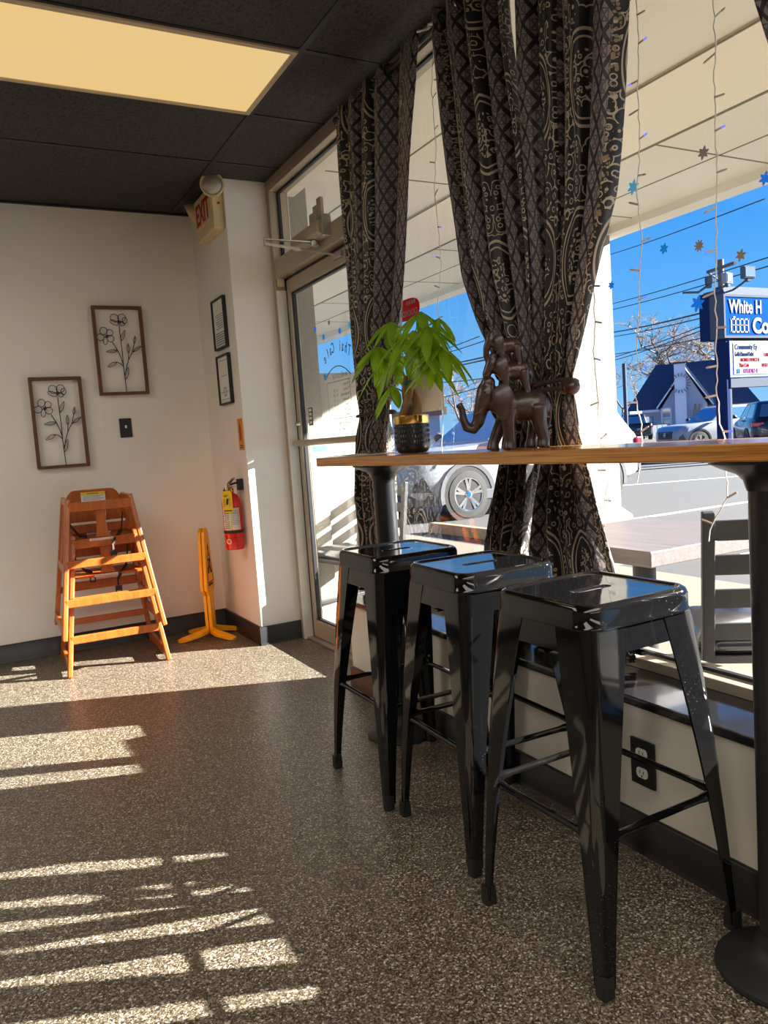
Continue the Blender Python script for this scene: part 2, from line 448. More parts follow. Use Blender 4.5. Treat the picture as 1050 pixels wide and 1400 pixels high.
M['taillight'] = plain('red_tail_light', srgb(210, 30, 50), .2, coat=.5)
M['headlight'] = plain('clear_headlight', srgb(150, 165, 185), .1, .6)
M['line'] = plain('white_road_paint', srgb(225, 222, 212), .8)
M['stopc'] = plain('tan_concrete_block', srgb(176, 140, 100), .9, noise=.2, nscale=14)
M['signblue'] = plain('blue_sign_face', srgb(3, 62, 138), .95, spec=.02)
M['signnavy'] = plain('navy_sign_metal', srgb(24, 44, 82), .9, spec=.05)
M['signwhite'] = plain('white_sign_face', srgb(136, 138, 142), .95, spec=.02)
M['signred'] = plain('red_sign_ink', srgb(124, 22, 20), .95, spec=.02)
M['signpink'] = plain('pink_sign_ink', srgb(120, 40, 98), .95, spec=.02)
M['signcyan'] = plain('cyan_sign_ink', srgb(16, 84, 140), .95, spec=.02)
M['signgrey'] = plain('grey_sign_metal', srgb(82, 88, 98), .9, 0, spec=.05)
M['roofblue'] = plain('slate_shingles', srgb(56, 66, 84), .8, noise=.15, nscale=3)
M['siding'] = plain('grey_blue_siding', srgb(170, 178, 196), .8)
M['sidingwh'] = plain('white_brick', srgb(216, 220, 228), .8, noise=.05, nscale=10)
M['trimw'] = plain('white_trim_paint', srgb(214, 216, 220), .6)
M['tree'] = plain('bare_bark', srgb(120, 104, 92), .9, noise=.2)
M['pole'] = plain('weathered_pole_wood', srgb(120, 104, 88), .9, noise=.2, nscale=6)
M['cable'] = plain('black_cable', (.02, .03, .035), .6)
M['brownb'] = plain('brown_roof_edge', srgb(150, 110, 95), .8)
# ------------------------------------------------------------------ the room
CEIL = 2.63; YF = 4.95; XG = 1.70
X0, Y0 = -4.0, -5.0
struct(MB().span((X0, Y0, -.1), (1.78, YF + .15, 0)).build('floor', M['floor'], smooth=False))
struct(MB().span((X0, Y0, CEIL), (1.78, YF + .15, CEIL + .1)).build('ceiling', M['ceil'], smooth=False))
struct(MB().span((X0, YF, 0), (1.40, YF + .15, CEIL)).build('wall_far', M['wall'], smooth=False))
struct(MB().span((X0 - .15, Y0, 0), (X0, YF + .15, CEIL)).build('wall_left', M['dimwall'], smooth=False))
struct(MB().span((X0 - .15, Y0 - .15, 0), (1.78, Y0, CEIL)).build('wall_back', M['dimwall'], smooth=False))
struct(MB().span((1.40, 4.25, 0), (1.78, YF + .15, CEIL)).build('wall_corner', M['wall'], smooth=False, bevel=.004))
struct(MB().span((1.47, Y0, 0), (1.76, 3.175, .40)).build('wall_right', M['knee'], smooth=False))
# cove base
def cove(name, a, b, nx, ny):
    a, b = V(a), V(b); n = V((nx, ny, 0)); e = .012
    mb = MB()
    prof = [(e + .006, 0.001), (e + .004, .006), (e, .014), (e, .104), (e - .004, .108), (0.0005, .108), (0.0005, 0.001)]
    r = [[p + n * q[0] + V((0, 0, q[1])) for q in prof] for p in (a, b)]
    mb.loft(r); o = mb.build(name, M['blackrub'], ang=50); return struct(o)
cove('baseboard_far', (X0, YF, 0), (1.40, YF, 0), 0, -1)
cove('baseboard_corner', (1.40, YF - .012, 0), (1.40, 4.25, 0), -1, 0)
cove('baseboard_corner_front', (1.388, 4.25, 0), (1.655, 4.25, 0), 0, -1)
cove('baseboard_right', (1.47, 3.175, 0), (1.47, Y0, 0), -1, 0)
cove('baseboard_end', (1.70, 3.175, 0), (1.46, 3.175, 0), 0, 1)
cove('baseboard_left', (X0, YF, 0), (X0, Y0, 0), 1, 0)
# ceiling grid: black T-bars at 2 ft / 4 ft
g = MB()
xs = [1.283 - .61 * 2 * k for k in range(0, 5)]
for x in xs: g.span((x - .012, Y0, CEIL - .004), (x + .012, YF, CEIL))
y = 4.03
ys = []
while y > Y0: ys.append(y); y -= .605
for y in ys: g.span((X0, y - .012, CEIL - .0035), (1.70, y + .012, CEIL))
g.span((1.66, Y0, CEIL - .014), (1.70, 4.25, CEIL)); g.span((X0, YF - .02, CEIL - .012), (1.40, YF, CEIL))
struct(g.build('trim_1', M['grid'], smooth=False))
# window ledge
s = MB().span((1.45, Y0, .40), (1.665, 3.19, .425)); struct(s.build('trim_2', M['sill'], smooth=False, bevel=.006))

# ------------------------------------------------------------------ storefront
FX0, FX1 = 1.645, 1.755         # frame depth
JY = 3.20                        # door strike jamb centre
mull = [1.96, .72, -.52, -1.76, -3.0, -4.24, -4.97]
edges = [3.175] + mull
head = 2.565
# head and jamb frame as one structure per opening
for i in range(len(edges) - 1):
    ya, yb = edges[i], edges[i + 1]
    w = bpy.data.objects.new('window_%d' % (i + 1), None); COL.objects.link(w); w.location = (1.70, (ya + yb) / 2, .425); struct(w)
    f = MB()
    f.span((FX0, yb, head), (FX1, ya, CEIL)); f.span((FX0, yb, .425), (FX1, ya, .455))
    f.span((FX0, yb - .025, .455), (FX1, yb + .025, head))
    o = f.build('frame', M['alu'], w, smooth=False, world=True, bevel=.002); struct(o)
    gk = MB()
    for (p, q) in (((XG - .008, yb + .025, .455), (XG + .008, ya - .025, .464)), ((XG - .008, yb + .025, head - .009), (XG + .008, ya - .025, head)),
                   ((XG - .008, yb + .025, .464), (XG + .008, yb + .034, head - .009)), ((XG - .008, ya - .034, .464), (XG + .008, ya - .025, head - .009))):
        gk.span(p, q)
    struct(gk.build('gasket', M['aludark'], w, smooth=False, world=True))
    struct(MB().span((XG - .003, yb + .026, .456), (XG + .003, ya - .026, head - .001)).build('pane', M['glass'], w, smooth=False, world=True))
# door opening: jambs, transom bar, transom pane
dw = bpy.data.objects.new('door_1', None); COL.objects.link(dw); dw.location = (1.72, 3.70, 0); struct(dw)
TB0, TB1 = 2.085, 2.185
f = MB()
f.span((FX0, 3.175, 0), (FX1, 3.225, CEIL)); f.span((FX0, 4.205, 0), (FX1, 4.25, CEIL))
f.span((FX0, 3.225, head), (FX1, 4.205, CEIL)); f.span((FX0, 3.225, TB0), (FX1, 4.205, TB1))
struct(f.build('frame', M['alu'], dw, smooth=False, world=True, bevel=.003))
struct(MB().span((FX0 - .002, 4.197, 0.0), (FX0 + .07, 4.206, 2.02)).build('jamb_cover', M['aluw'], dw, smooth=False, world=True, bevel=.002))
gk = MB()
for (p, q) in (((XG - .008, 3.225, TB1), (XG + .008, 4.205, TB1 + .012)), ((XG - .008, 3.225, head - .012), (XG + .008, 4.205, head)),
               ((XG - .008, 4.19, TB1 + .012), (XG + .008, 4.205, head - .012)), ((XG - .008, 3.225, TB1 + .012), (XG + .008, 3.24, head - .012)),
               ((1.70, 4.186, .01), (1.745, 4.204, TB0)), ((1.70, 3.23, TB0 - .012), (1.745, 4.20, TB0))):
    gk.span(p, q)
struct(gk.build('gasket', M['aludark'], dw, smooth=False, world=True))
struct(MB().span((XG - .003, 3.23, TB1 + .001), (XG + .003, 4.20, head - .001)).build('transom_pane', M['glass'], dw, smooth=False, world=True))
struct(MB().span((1.66, 3.20, 0), (1.80, 4.22, .012)).build('threshold', M['steel'], dw, smooth=False, world=True, bevel=.003))
d = MB(); DX0, DX1 = 1.70, 1.745
d.span((DX0, 4.142, .015), (DX1, 4.184, TB0 - .014)); d.span((DX0, 3.232, .015), (DX1, 3.290, TB0 - .014))
d.span((DX0, 3.290, 2.0), (DX1, 4.142, TB0 - .014)); d.span((DX0, 3.290, .015), (DX1, 4.142, .115))
struct(d.build('door_leaf', M['alu'], dw, smooth=False, world=True, bevel=.003))
gk = MB()
for (p, q) in (((1.712, 4.132, .115), (1.733, 4.142, 2.0)), ((1.712, 3.290, .115), (1.733, 3.302, 2.0)), ((1.712, 3.302, 1.988), (1.733, 4.132, 2.0)), ((1.712, 3.302, .115), (1.733, 4.132, .124))):
    gk.span(p, q)
struct(gk.build('door_gasket', M['aludark'], dw, smooth=False, world=True))
struct(MB().span((1.7195, 3.30, .12), (1.7255, 4.134, 1.99)).build('door_pane', M['glass'], dw, smooth=False, world=True))
pb = MB().tube([(1.70, 4.155, 1.150), (1.665, 4.150, 1.150), (1.650, 4.12, 1.150), (1.650, 3.30, 1.150), (1.665, 3.265, 1.150), (1.70, 3.26, 1.150)], .017, 10)
struct(pb.build('push_bar', M['alu'], dw, world=True))
struct(MB().lathe([(.014, 0), (.014, .018), (.010, .024)], (1.70, 4.155, 1.262), 'X', 12, rot=Matrix.Rotation(pi, 3, 'Z')).build('lock_cylinder', M['chrome'], dw, world=True))
XD = 1.7265
E1, U3 = (0, 1, 0), (0, 0, 1)
# lettering on the outside of the door glass, read from the pavement
TW = [('T', .03, 0), ('h', .03, 0)]
word = 'Thai Cafe'
a0 = on(478, 472, 0, XD); a1 = on(441, 487, 0, XD)
n_ = len(word); cy = (a0.y + a1.y) / 2
half = (a1.y - a0.y) / 2 * .92
lt = MB()
first = None
for i, ch in enumerate(word):
    if ch == ' ': continue
    f_ = (i + .3) / (n_ - .3) * 2 - 1
    yy = cy + half * f_; ang = -f_ * .38
    zz = 1.575 + .05 * (1 - f_ * f_) - .02
    ux = V((0, cos(ang), sin(ang))); uz = V((0, -sin(ang), cos(ang)))
    o = text('lettering', ch, .078, (XD, yy - .02, zz), ux, uz, M['decal'], dw, .0004, .0006, sx=.62, world=True); struct(o)
arc = [V((XD + .0005, cy + half * t_, 1.475 + .055 * (1 - t_ * t_))) for t_ in [k / 12 * 2 - 1 for k in range(13)]]
struct(MB().tube(arc, .0028, 6).build('lettering_arc', M['decal'], dw, world=True))
struct(text('lettering', 'welcome', .05, (XD, cy - .12, 1.468), E1, U3, M['decalsoft'], dw, .0004, world=True))
hb = on(447, 522, 0, XD); hb2 = on(479, 562, 0, XD)
ya, yb = hb2.y - .02, hb.y; za, zb = 1.262, 1.455
fr = MB()
for (p, q) in (((XD, ya, za), (XD + .001, yb, za + .003)), ((XD, ya, zb - .003), (XD + .001, yb, zb)), ((XD, ya, za), (XD + .001, ya + .003, zb)), ((XD, yb - .003, za), (XD + .001, yb, zb))): fr.span(p, q)
struct(fr.build('hours_border', M['inkgrey'], dw, smooth=False, world=True))
for k, (dn, hr) in enumerate([('Monday', ''), ('Tuesday', '11 - 8'), ('Wednesday', '11 - 8'), ('Thursday', '11 - 8'), ('Friday', '11 - 8'), ('Saturday', '11:30 - 8'), ('Sunday', '')]):
    struct(text('hours_text', dn, .021, (XD, ya + .015, zb - .028 - k * .0255), E1, U3, M['decalsoft'], dw, .0003, world=True))
    if hr: struct(text('hours_text', hr, .021, (XD, ya + .15, zb - .028 - k * .0255), E1, U3, M['decalsoft'], dw, .0003, world=True))
struct(text('lettering', 'Facebook @ThaiCafe', .022, (XD, ya + .01, 1.232), E1, U3, M['inkgrey'], dw, .0003, sx=.95, world=True))
struct(text('lettering', '615-463-4241', .03, (XD, ya + .045, 1.197), E1, U3, M['inkgrey'], dw, .0003, world=True))
st = on(433, 566, 0, XD)
sq = MB(); sq.span((XD, 4.015, 1.245), (XD + .001, 4.075, 1.345)); o = sq.build('card_sticker', M['black'], dw, smooth=False, world=True); struct(o)
gr = MB()
for k in range(4): gr.span((XD - .0012, 4.028, 1.255 + k * .023), (XD - .0002, 4.062, 1.270 + k * .023))
struct(gr.build('card_logos', M['paper'], dw, smooth=False, world=True))
struct(MB().span((XD, 3.86, 1.095), (XD + .001, 4.06, 1.13)).build('blue_sticker', M['ltflake'], dw, smooth=False, world=True))

# ------------------------------------------------------------------ door closer
dc = root('door_closer', (1.62, 3.65, 2.17), 'grey hydraulic door closer with folding arm above the glass door', 'door closer')
R_ = MB(); cy0, cy1 = 3.44, 3.78
prof = [(1.645, 2.13), (1.645, 2.205), (1.60, 2.205), (1.582, 2.195), (1.575, 2.168), (1.582, 2.14), (1.60, 2.13)]
R_.loft([[V((x, yy, z)) for x, z in prof] for yy in (cy0, cy1)])
R_.build('body', M['alu'], dc, world=True, bevel=.004)
b = MB().span((1.60, 3.43, 2.125), (1.65, 3.50, 2.225)); b.build('end_plate', M['steel'], dc, smooth=False, world=True, bevel=.003)
b = MB()
for k, hgt in enumerate((.06, .085, .11)): b.span((1.63, 3.60 - k * .05, 2.195), (1.648, 3.645 - k * .05, 2.215 + hgt))
b.build('bracket', M['alu'], dc, smooth=False, world=True, bevel=.002)
sp_ = V((1.612, 3.56, 2.122)); el_ = on(363, 327, 1, 3.80); ft = V((1.695, 3.48, 2.045))
MB().lathe([(.022, 0), (.022, .02), (.012, .02), (.012, .03)], (1.612, 3.56, 2.105), 'Z', 14).build('spindle', M['steel'], dc, world=True)
MB().beam(sp_, el_, .026, .008).build('arm', M['steel'], dc, smooth=False, world=True, bevel=.002)
e2_ = el_ - V((0, 0, .022)); mid = e2_.lerp(ft, .5)
a2 = MB().beam(e2_, mid, .022, .012); a2.build('forearm', M['aluw'], dc, smooth=False, world=True, bevel=.003)
MB().tube([mid, ft], .006, 8).build('forearm_rod', M['steel'], dc, world=True)
MB().tube([el_ + V((0, 0, .008)), e2_ - V((0, 0, .012))], .012, 10).build('elbow_pin', M['steel'], dc, world=True)
MB().span((1.683, 3.43, 2.03), (1.70, 3.53, 2.06)).build('shoe', M['steel'], dc, smooth=False, world=True, bevel=.003)

sn = root('door_sensor', (1.672, 4.195, 2.08), 'small cream contact sensor box on the metal door jamb', 'sensor')
MB().span((1.652, 4.183, 2.04), (1.69, 4.2045, 2.115)).build('housing', M['cream'], sn, smooth=False, world=True, bevel=.004)
MB().lathe([(.003, 0), (.003, .003)], (1.671, 4.183, 2.07), 'Y', 8).build('screw', M['steel'], sn, world=True)

# ------------------------------------------------------------------ ceiling light
cl = root('ceiling_light', (.67, 3.115, CEIL), 'large rectangular ceiling light with warm glowing diffuser in black tiled ceiling', 'ceiling light')
lx0, lx1, ly0, ly1 = .055, 1.272, 2.822, 3.410
f = MB()
for (p, q) in (((lx0, ly0, CEIL - .012), (lx1, ly0 + .022, CEIL - .001)), ((lx0, ly1 - .022, CEIL - .012), (lx1, ly1, CEIL - .001)), ((lx0, ly0 + .022, CEIL - .012), (lx0 + .022, ly1 - .022, CEIL - .001)), ((lx1 - .022, ly0 + .022, CEIL - .012), (lx1, ly1 - .022, CEIL - .001))): f.span(p, q)
f.build('frame', M['white_grid'], cl, smooth=False, world=True, bevel=.002)
MB().span((lx0 + .022, ly0 + .022, CEIL - .007), (lx1 - .022, ly1 - .022, CEIL - .001)).build('diffuser', M['diffuser'], cl, smooth=False, world=True)

# ------------------------------------------------------------------ exit sign
ex = root('exit_sign', (1.36, 4.44, 2.36), 'cream exit sign with red letters and two emergency lamp heads', 'exit sign')
MB().span((1.335, 4.27, 2.365), (1.3995, 4.62, 2.60)).build('housing', M['cream'], ex, smooth=False, world=True, bevel=.006)
MB().span((1.3315, 4.28, 2.425), (1.336, 4.61, 2.592)).build('face_plate', M['cream'], ex, smooth=False, world=True, bevel=.001)
text('letters', 'EXIT', .165, (1.330, 4.585, 2.445), (0, -1, 0), U3, M['letter_red'], ex, .0012, .003, sx=.80, world=True)
MB().lathe([(.007, 0), (.007, .004)], (1.372, 4.27, 2.50), 'Y', 10, rot=Matrix.Rotation(pi, 3, 'Z')).build('test_lamp', M['sticker_red'], ex, world=True)
for (c, dr) in (((1.335, 4.235, 2.585), V((-.42, -.9, -.12))), ((1.33, 4.665, 2.545), V((-.75, .35, -.4)))):
    dr = dr.normalized(); rot = dr.to_track_quat('Z', 'Y').to_matrix()
    h = MB().lathe([(.02, -.055), (.045, -.045), (.062, -.015), (.066, .0), (.066, .012), (.058, .014), (.058, .004)], c, 'Z', 24, caps=True, rot=rot).build('lamp_head', M['cream'], ex, world=True)
    MB().lathe([(.056, .006), (.045, .013), (.025, .018), (.004, .020)], c, 'Z', 20, rot=rot).build('lens', M['lens'], h, world=True)
    MB().tube([V(c) - dr * .04, V((1.36, 4.30 if c[1] < 4.4 else 4.60, c[2] - .01))], .014, 8).build('lamp_arm', M['cream'], ex, world=True)

# ------------------------------------------------------------------ framed papers, label, switch, outlet
def cert(y0, y1, z0, z1, label, style):
    r = root('framed_certificate', (1.39, (y0 + y1) / 2, (z0 + z1) / 2), label, 'framed certificate', 'framed certificates')
    f = MB(); t_ = .010; xa, xb = 1.378, 1.3995
    for (p, q) in (((xa, y0, z0), (xb, y1, z0 + t_)), ((xa, y0, z1 - t_), (xb, y1, z1)), ((xa, y0, z0 + t_), (xb, y0 + t_, z1 - t_)), ((xa, y1 - t_, z0 + t_), (xb, y1, z1 - t_))): f.span(p, q)
    f.build('frame', M['black'], r, smooth=False, world=True, bevel=.001)
    MB().span((1.388, y0 + t_, z0 + t_), (1.396, y1 - t_, z1 - t_)).build('paper', M['paper'], r, smooth=False, world=True)
    ln = MB()
    w = y1 - y0
    if style == 0:
        for k in range(7): ln.span((1.3868, y0 + w * .22, z1 - .09 - k * .013), (1.3878, y1 - w * (.22 + .05 * (k % 3)), z1 - .095 - k * .013))
        for k in range(6): ln.span((1.3868, y0 + w * .12, z0 + .024 + k * .013), (1.3878, y1 - w * .12, z0 + .031 + k * .013))
    else:
        MB().lathe([(.028, 0), (.028, .001), (.022, .001), (.022, 0)], (1.3868, (y0 + y1) / 2, z0 + .075), 'X', 18, caps=False).build('seal', M['inkgrey'], r, smooth=False, world=True)
        PL = lambda a_, b_: MB().span(a_, b_).build('print_line', M['inkgrey'], r, smooth=False, world=True)
        PL((1.3868, y0 + w * .2, z1 - .03), (1.3878, y1 - w * .2, z1 - .034)); PL((1.3868, y0 + w * .28, z1 - .12), (1.3878, y1 - w * .3, z1 - .124))
        PL((1.3868, y0 + w * .15, z0 + .03), (1.3878, y1 - w * .15, z0 + .033)); PL((1.3868, y0 + w * .15, z0 + .072), (1.3878, y1 - w * .15, z0 + .075))
    if style == 0: ln.build('print', M['inkgrey'], r, smooth=False, world=True)
cert(4.38, 4.615, 1.735, 2.025, 'upper black framed certificate with printed block under the exit sign', 0)
cert(4.377, 4.61, 1.41, 1.70, 'lower black framed certificate with round seal at bottom', 1)
lb = root('extinguisher_label', (1.397, 4.31, 1.22), 'narrow orange sign with red extinguisher symbol above the fire extinguisher', 'sign')
MB().span((1.396, 4.268, 1.135), (1.40, 4.352, 1.315)).build('plate', M['orange_lbl'], lb, smooth=False, world=True)
MB().prism([(-.016, 0), (.016, 0), (.016, .075), (.006, .09), (.006, .105), (-.006, .105), (-.006, .09), (-.016, .075)], (1.3955, 4.31, 1.19), (0, -1, 0), U3, .0008).build('symbol', M['letter_red'], lb, smooth=False, world=True)
b = MB(); [b.span((1.3950, 4.285, 1.146 + k * .012), (1.3958, 4.335, 1.152 + k * .012)) for k in range(2)]; b.build('print', M['ink'], lb, smooth=False, world=True)

sw = on(172, 585, 1, 4.945)
ls = root('light_switch', (sw.x, 4.947, sw.z), 'black light switch plate with white toggle below the right flower frame', 'light switch')
MB().span((-.036, -.006, -.058), (.036, .0025, .058)).build('plate', M['black'], ls, smooth=False, bevel=.003)
MB().span((-.005, -.016, -.002), (.005, -.005, .016)).build('toggle', M['white'], ls, smooth=False, bevel=.002)
ol = root('wall_outlet', (1.467, 1.42, .249), 'black duplex outlet plate with white sockets low on the wall', 'outlet')
MB().span((-.006, -.040, -.062), (.0025, .040, .062)).build('plate', M['black'], ol, smooth=False, bevel=.003)
for dz in (-.026, .026):
    pts = [(.019 * cos(2 * pi * k / 20), max(-.0135, min(.0135, .019 * sin(2 * pi * k / 20)))) for k in range(20)]
    so = MB().prism(pts, (-.0055, 0, dz), (0, -1, 0), U3, .003).build('socket', M['white'], ol, smooth=False)
    sl = MB(); sl.span((-.0092, .005, dz - .002), (-.0084, .007, dz + .007)); sl.span((-.0092, -.007, dz - .002), (-.0084, -.005, dz + .006)); sl.lathe([(.0025, 0), (.0025, .0008)], (-.0092, 0, dz - .008), 'X', 8)
    sl.build('slot', M['ink'], so, smooth=False)
lf = root('dead_leaf', (1.54, 2.40, .4262), 'small curled tan leaf lying on the black window ledge', 'leaf')
p_ = on(549, 845, 2, .43); lf.location = (min(p_.x, 1.62), p_.y, .4255)
MB().loft([[V((-.02, -.004, .001)), V((0, -.012, .004)), V((.012, -.008, .03)), V((0, .004, .008))], [V((.01, .018, .002)), V((.02, .016, .004)), V((.016, .012, .02)), V((.012, .02, .006))]]).build('blade', M['framewood'], lf)
lf.children[0].data.materials[0] = plain('dry_leaf', srgb(190, 160, 110), .8)
# ------------------------------------------------------------------ flower wall frames
def lens_loop(a, b, bulge, n=8):
    a, b = V(a), V(b); d = b - a; nn = V((-d.y, d.x)).normalized() * bulge
    P = [a + d * (k / n) + nn * sin(pi * (k / n) ** .8) for k in range(n + 1)]
    Q = [b - d * (k / n) - nn * sin(pi * (1 - k / n) ** .8) for k in range(1, n)]
    return P + Q + [P[0]]
def flower_frame(x0, x1, z0, z1, label):
    W, H = x1 - x0, z1 - z0; yb, yf = YF - .001, YF - .032
    r = root('flower_wall_frame', ((x0 + x1) / 2, YF, z0), label, 'wall art', 'pair of wire flower frames')
    f = MB(); t_ = .017
    for (p, q) in (((x0, yf, z0), (x1, yb, z0 + t_)), ((x0, yf, z1 - t_), (x1, yb, z1)), ((x0, yf, z0 + t_), (x0 + t_, yb, z1 - t_)), ((x1 - t_, yf, z0 + t_), (x1, yb, z1 - t_))): f.span(p, q)
    f.build('frame', M['framewood'], r, smooth=False, world=True, bevel=.0015)
    def cv(p):   # drawing frame (photo crop) to wall
        X, Y = p[0] - 160, p[1] - 145
        det = 630 * 1090 - 125 * -35
        u = (X * 1090 - Y * 125) / det; w = (630 * Y + 35 * X) / det
        return V((x0 + W * u, YF - .018, z1 - H * w))
    def wirep(pts, rad=.0021): return [cv(p) for p in pts], rad
    st = MB()
    for pts in ([(627, 1215), (600, 1030), (575, 850), (560, 700), (540, 560), (522, 430), (515, 365)], [(577, 855), (545, 760), (500, 672), (435, 575)],
                [(577, 868), (535, 828), (488, 816)], [(598, 990), (615, 880), (640, 780), (688, 685), (710, 575)], [(640, 780), (640, 700)], [(690, 685), (715, 668)]):
        st.tube([cv(p) for p in pts], .0025, 6)
    st.build('stem', M['black'], r, world=True)
    for c, pet in (((512, 318), [(455, 275, 54, 46, .5), (545, 265, 50, 46, -.6), (583, 297, 30, 38, 0), (452, 330, 58, 26, .35), (553, 340, 34, 22, -.1)]),
                   ((362, 507), [(320, 442, 46, 46, .3), (398, 458, 40, 38, 0), (282, 520, 46, 40, 0), (345, 560, 26, 48, 0), (410, 530, 44, 42, .4)])):
        fm = MB()
        for (px, py, a, b, ro) in pet:
            pts = []
            for k in range(17):
                t_ = 2 * pi * k / 16; X, Y = a * cos(t_), b * sin(t_)
                qx, qy = px + X * cos(ro) - Y * sin(ro), py + X * sin(ro) + Y * cos(ro)
                pts.append(cv((qx, qy)))
            fm.tube(pts, .0021, 5)
        for k in range(9):
            an = 2 * pi * k / 9; fm.tube([cv(c), cv((c[0] + 24 * cos(an), c[1] + 24 * sin(an)))], .002, 5)
        fm.build('flower', M['black'], r, world=True)
    for a, b, bl in (((540, 555), (592, 412), 20), ((700, 675), (803, 600), 17), ((640, 700), (628, 575), 16), ((710, 575), (720, 478), 13), ((602, 1028), (640, 868), 22), ((500, 672), (355, 695), 18), ((490, 818), (375, 880), 20)):
        lm = MB(); lm.tube([cv((p.x, p.y)) for p in lens_loop(a, b, bl)], .0021, 5)
        lm.tube([cv(a), cv((a[0] * .25 + b[0] * .75, a[1] * .25 + b[1] * .75))], .0014, 5)
        lm.build('leaf', M['black'], r, world=True)
flower_frame(.361, .648, 1.105, 1.637, 'brown framed black wire flower art hanging lower left above the high chairs')
flower_frame(.747, 1.038, 1.521, 2.052, 'brown framed black wire flower art hanging higher right above the light switch')

# ------------------------------------------------------------------ stacked high chairs
def lerp(a, b, t): return V(a) * (1 - t) + V(b) * t
def high_chair(loc, rz, label):
    r = root('high_chair', loc, label, 'high chair', 'stacked wooden high chairs', rz)
    HW = M['hcwood']; T = .735
    def leg(sx, sy, z): # centre line of a leg at height z
        t_ = z / T; return V((sx * (.258 - .098 * t_), sy * (.262 - .135 * t_), z))
    for sy, nm in ((-1, 'front_leg'), (1, 'rear_leg')):
        for sx in (-1, 1):
            MB().beam(leg(sx, sy, 0.0), leg(sx, sy, T), .026, .042, up=(0, 1, 0)).build(nm, HW, r, smooth=False, bevel=.006)
    for sx in (-1, 1):
        MB().beam(leg(sx, -1, T - .018) + V((0, .0, 0)), leg(sx, 1, T - .018), .024, .036).build('arm_rail', HW, r, smooth=False, bevel=.005)
        MB().beam(leg(sx, -1, .045), leg(sx, 1, .045), .022, .05).build('runner', HW, r, smooth=False, bevel=.005)
        MB().beam(leg(sx, -1, .36), leg(sx, 1, .36), .02, .05).build('side_rail', HW, r, smooth=False, bevel=.004)
        b = MB()
        for yy in (-.035, .045): b.beam(V((sx * .213, yy, .38)), V((sx * .165, yy, T - .03)), .03, .012, up=(1, 0, 0))
        b.build('side_slat', HW, r, smooth=False, bevel=.003)
    for z, nm, h in ((.69, 'front_rail', .05), (.39, 'foot_rail', .042), (.19, 'foot_rail', .042)):
        a, b = leg(-1, -1, z), leg(1, -1, z)
        MB().beam(a + V((0, -.012, 0)), b + V((0, -.012, 0)), .018, h).build(nm, HW, r, smooth=False, bevel=.004)
    for z in (.20, .42):
        MB().beam(leg(-1, 1, z), leg(1, 1, z), .018, .036).build('rear_rail', HW, r, smooth=False, bevel=.004)
    P = [(-.028, -.045), (.028, -.045), (.028, -.075), (.024, -.10), (.030, -.17), (.040, -.195), (-.040, -.195), (-.030, -.17), (-.024, -.10), (-.028, -.075)]
    MB().prism(P, (0, -.128, .71), (1, 0, 0), (0, 0, 1), -.016).build('crotch_post', HW, r, smooth=False, bevel=.003)
    P = [(-.185, -.14)] + [(.185, -.14), (.175, .15), (-.175, .15)]
    MB().prism(P, (0, .01, .497), (1, 0, 0), (0, 1, 0), .014).build('seat', HW, r, smooth=False, bevel=.004)
    # back board with rounded shoulders
    P = [(-.166, -.03), (.166, -.03), (.168, .070)]
    P += [(.160, .085), (.146, .112), (.132, .135), (.118, .148), (.10, .154), (-.10, .154), (-.118, .148), (-.132, .135), (-.146, .112), (-.160, .085), (-.168, .070)]
    bb = MB().prism(P, (0, .145, .615), (1, 0, 0), V((0, -.04, 1)), -.014).build('back_board', HW, r, smooth=False, bevel=.003)
    MB().beam(leg(-1, 1, .545), leg(1, 1, .545), .016, .05).build('back_rail', HW, r, smooth=False, bevel=.003)
    wl = MB().span((-.066, .1355, .685), (.066, .1375, .755)).build('warning_label', M['paper'], r, smooth=False)
    wl.rotation_euler = (0, 0, 0)
    MB().span((-.066, .1348, .738), (.066, .1356, .755)).build('label_header', M['tagy'], wl, smooth=False)
    text('label_text', 'WARNING', .013, (-.034, .1342, .7415), (1, 0, 0), (0, 0, 1), M['ink'], wl, .0003)
    b = MB(); [b.span((-.058, .1348, .731 - k * .008), (.058 - .02 * (k % 2), .1354, .7335 - k * .008)) for k in range(5)]
    b.build('label_lines', M['inkgrey'], wl, smooth=False)
    sl = MB().span((-.07, -.1325, .4985), (.05, -.1300, .5105)).build('seat_label', M['paper'], r, smooth=False)
    b = MB(); [b.span((-.066, -.1332, .5005 + k * .003), (.046, -.1324, .5015 + k * .003)) for k in range(3)]; b.build('label_lines', M['letter_red'], sl, smooth=False)
    for sx in (-1, 1):
        e_ = V((sx * .045, -.155, .44)) if sx > 0 else V((-.13, -.02, .50))
        path = [V((sx * .15, .12, .62)), V((sx * .12, .02, .53)), V((sx * .09, -.10, .525)), e_ + V((0, .004, .035)), e_] if sx > 0 else [V((-.15, .12, .64)), V((-.145, .05, .58)), V((-.11, .0, .525)), V((-.075, -.05, .515))]
        MB().tube(path, .014, 8, flat=.22).build('strap', M['strap'], r)
        c = path[-1]
        b = MB().box(c + V((0, 0, -.016)), (.036, .012, .026)).box(c + V((-.013, 0, -.036)), (.007, .007, .034)).box(c + V((.013, 0, -.036)), (.007, .007, .034)).box(c + V((0, 0, -.052)), (.034, .007, .008))
        b.build('buckle', M['black'], r, smooth=False, bevel=.002)
    return r
high_chair((.628, 4.60, 0.0), radians(-2.0), 'orange wooden high chair standing on the floor at bottom of the stack')
high_chair((.616, 4.575, .202), radians(-1.2), 'orange wooden high chair nested on top of the stack with warning label')

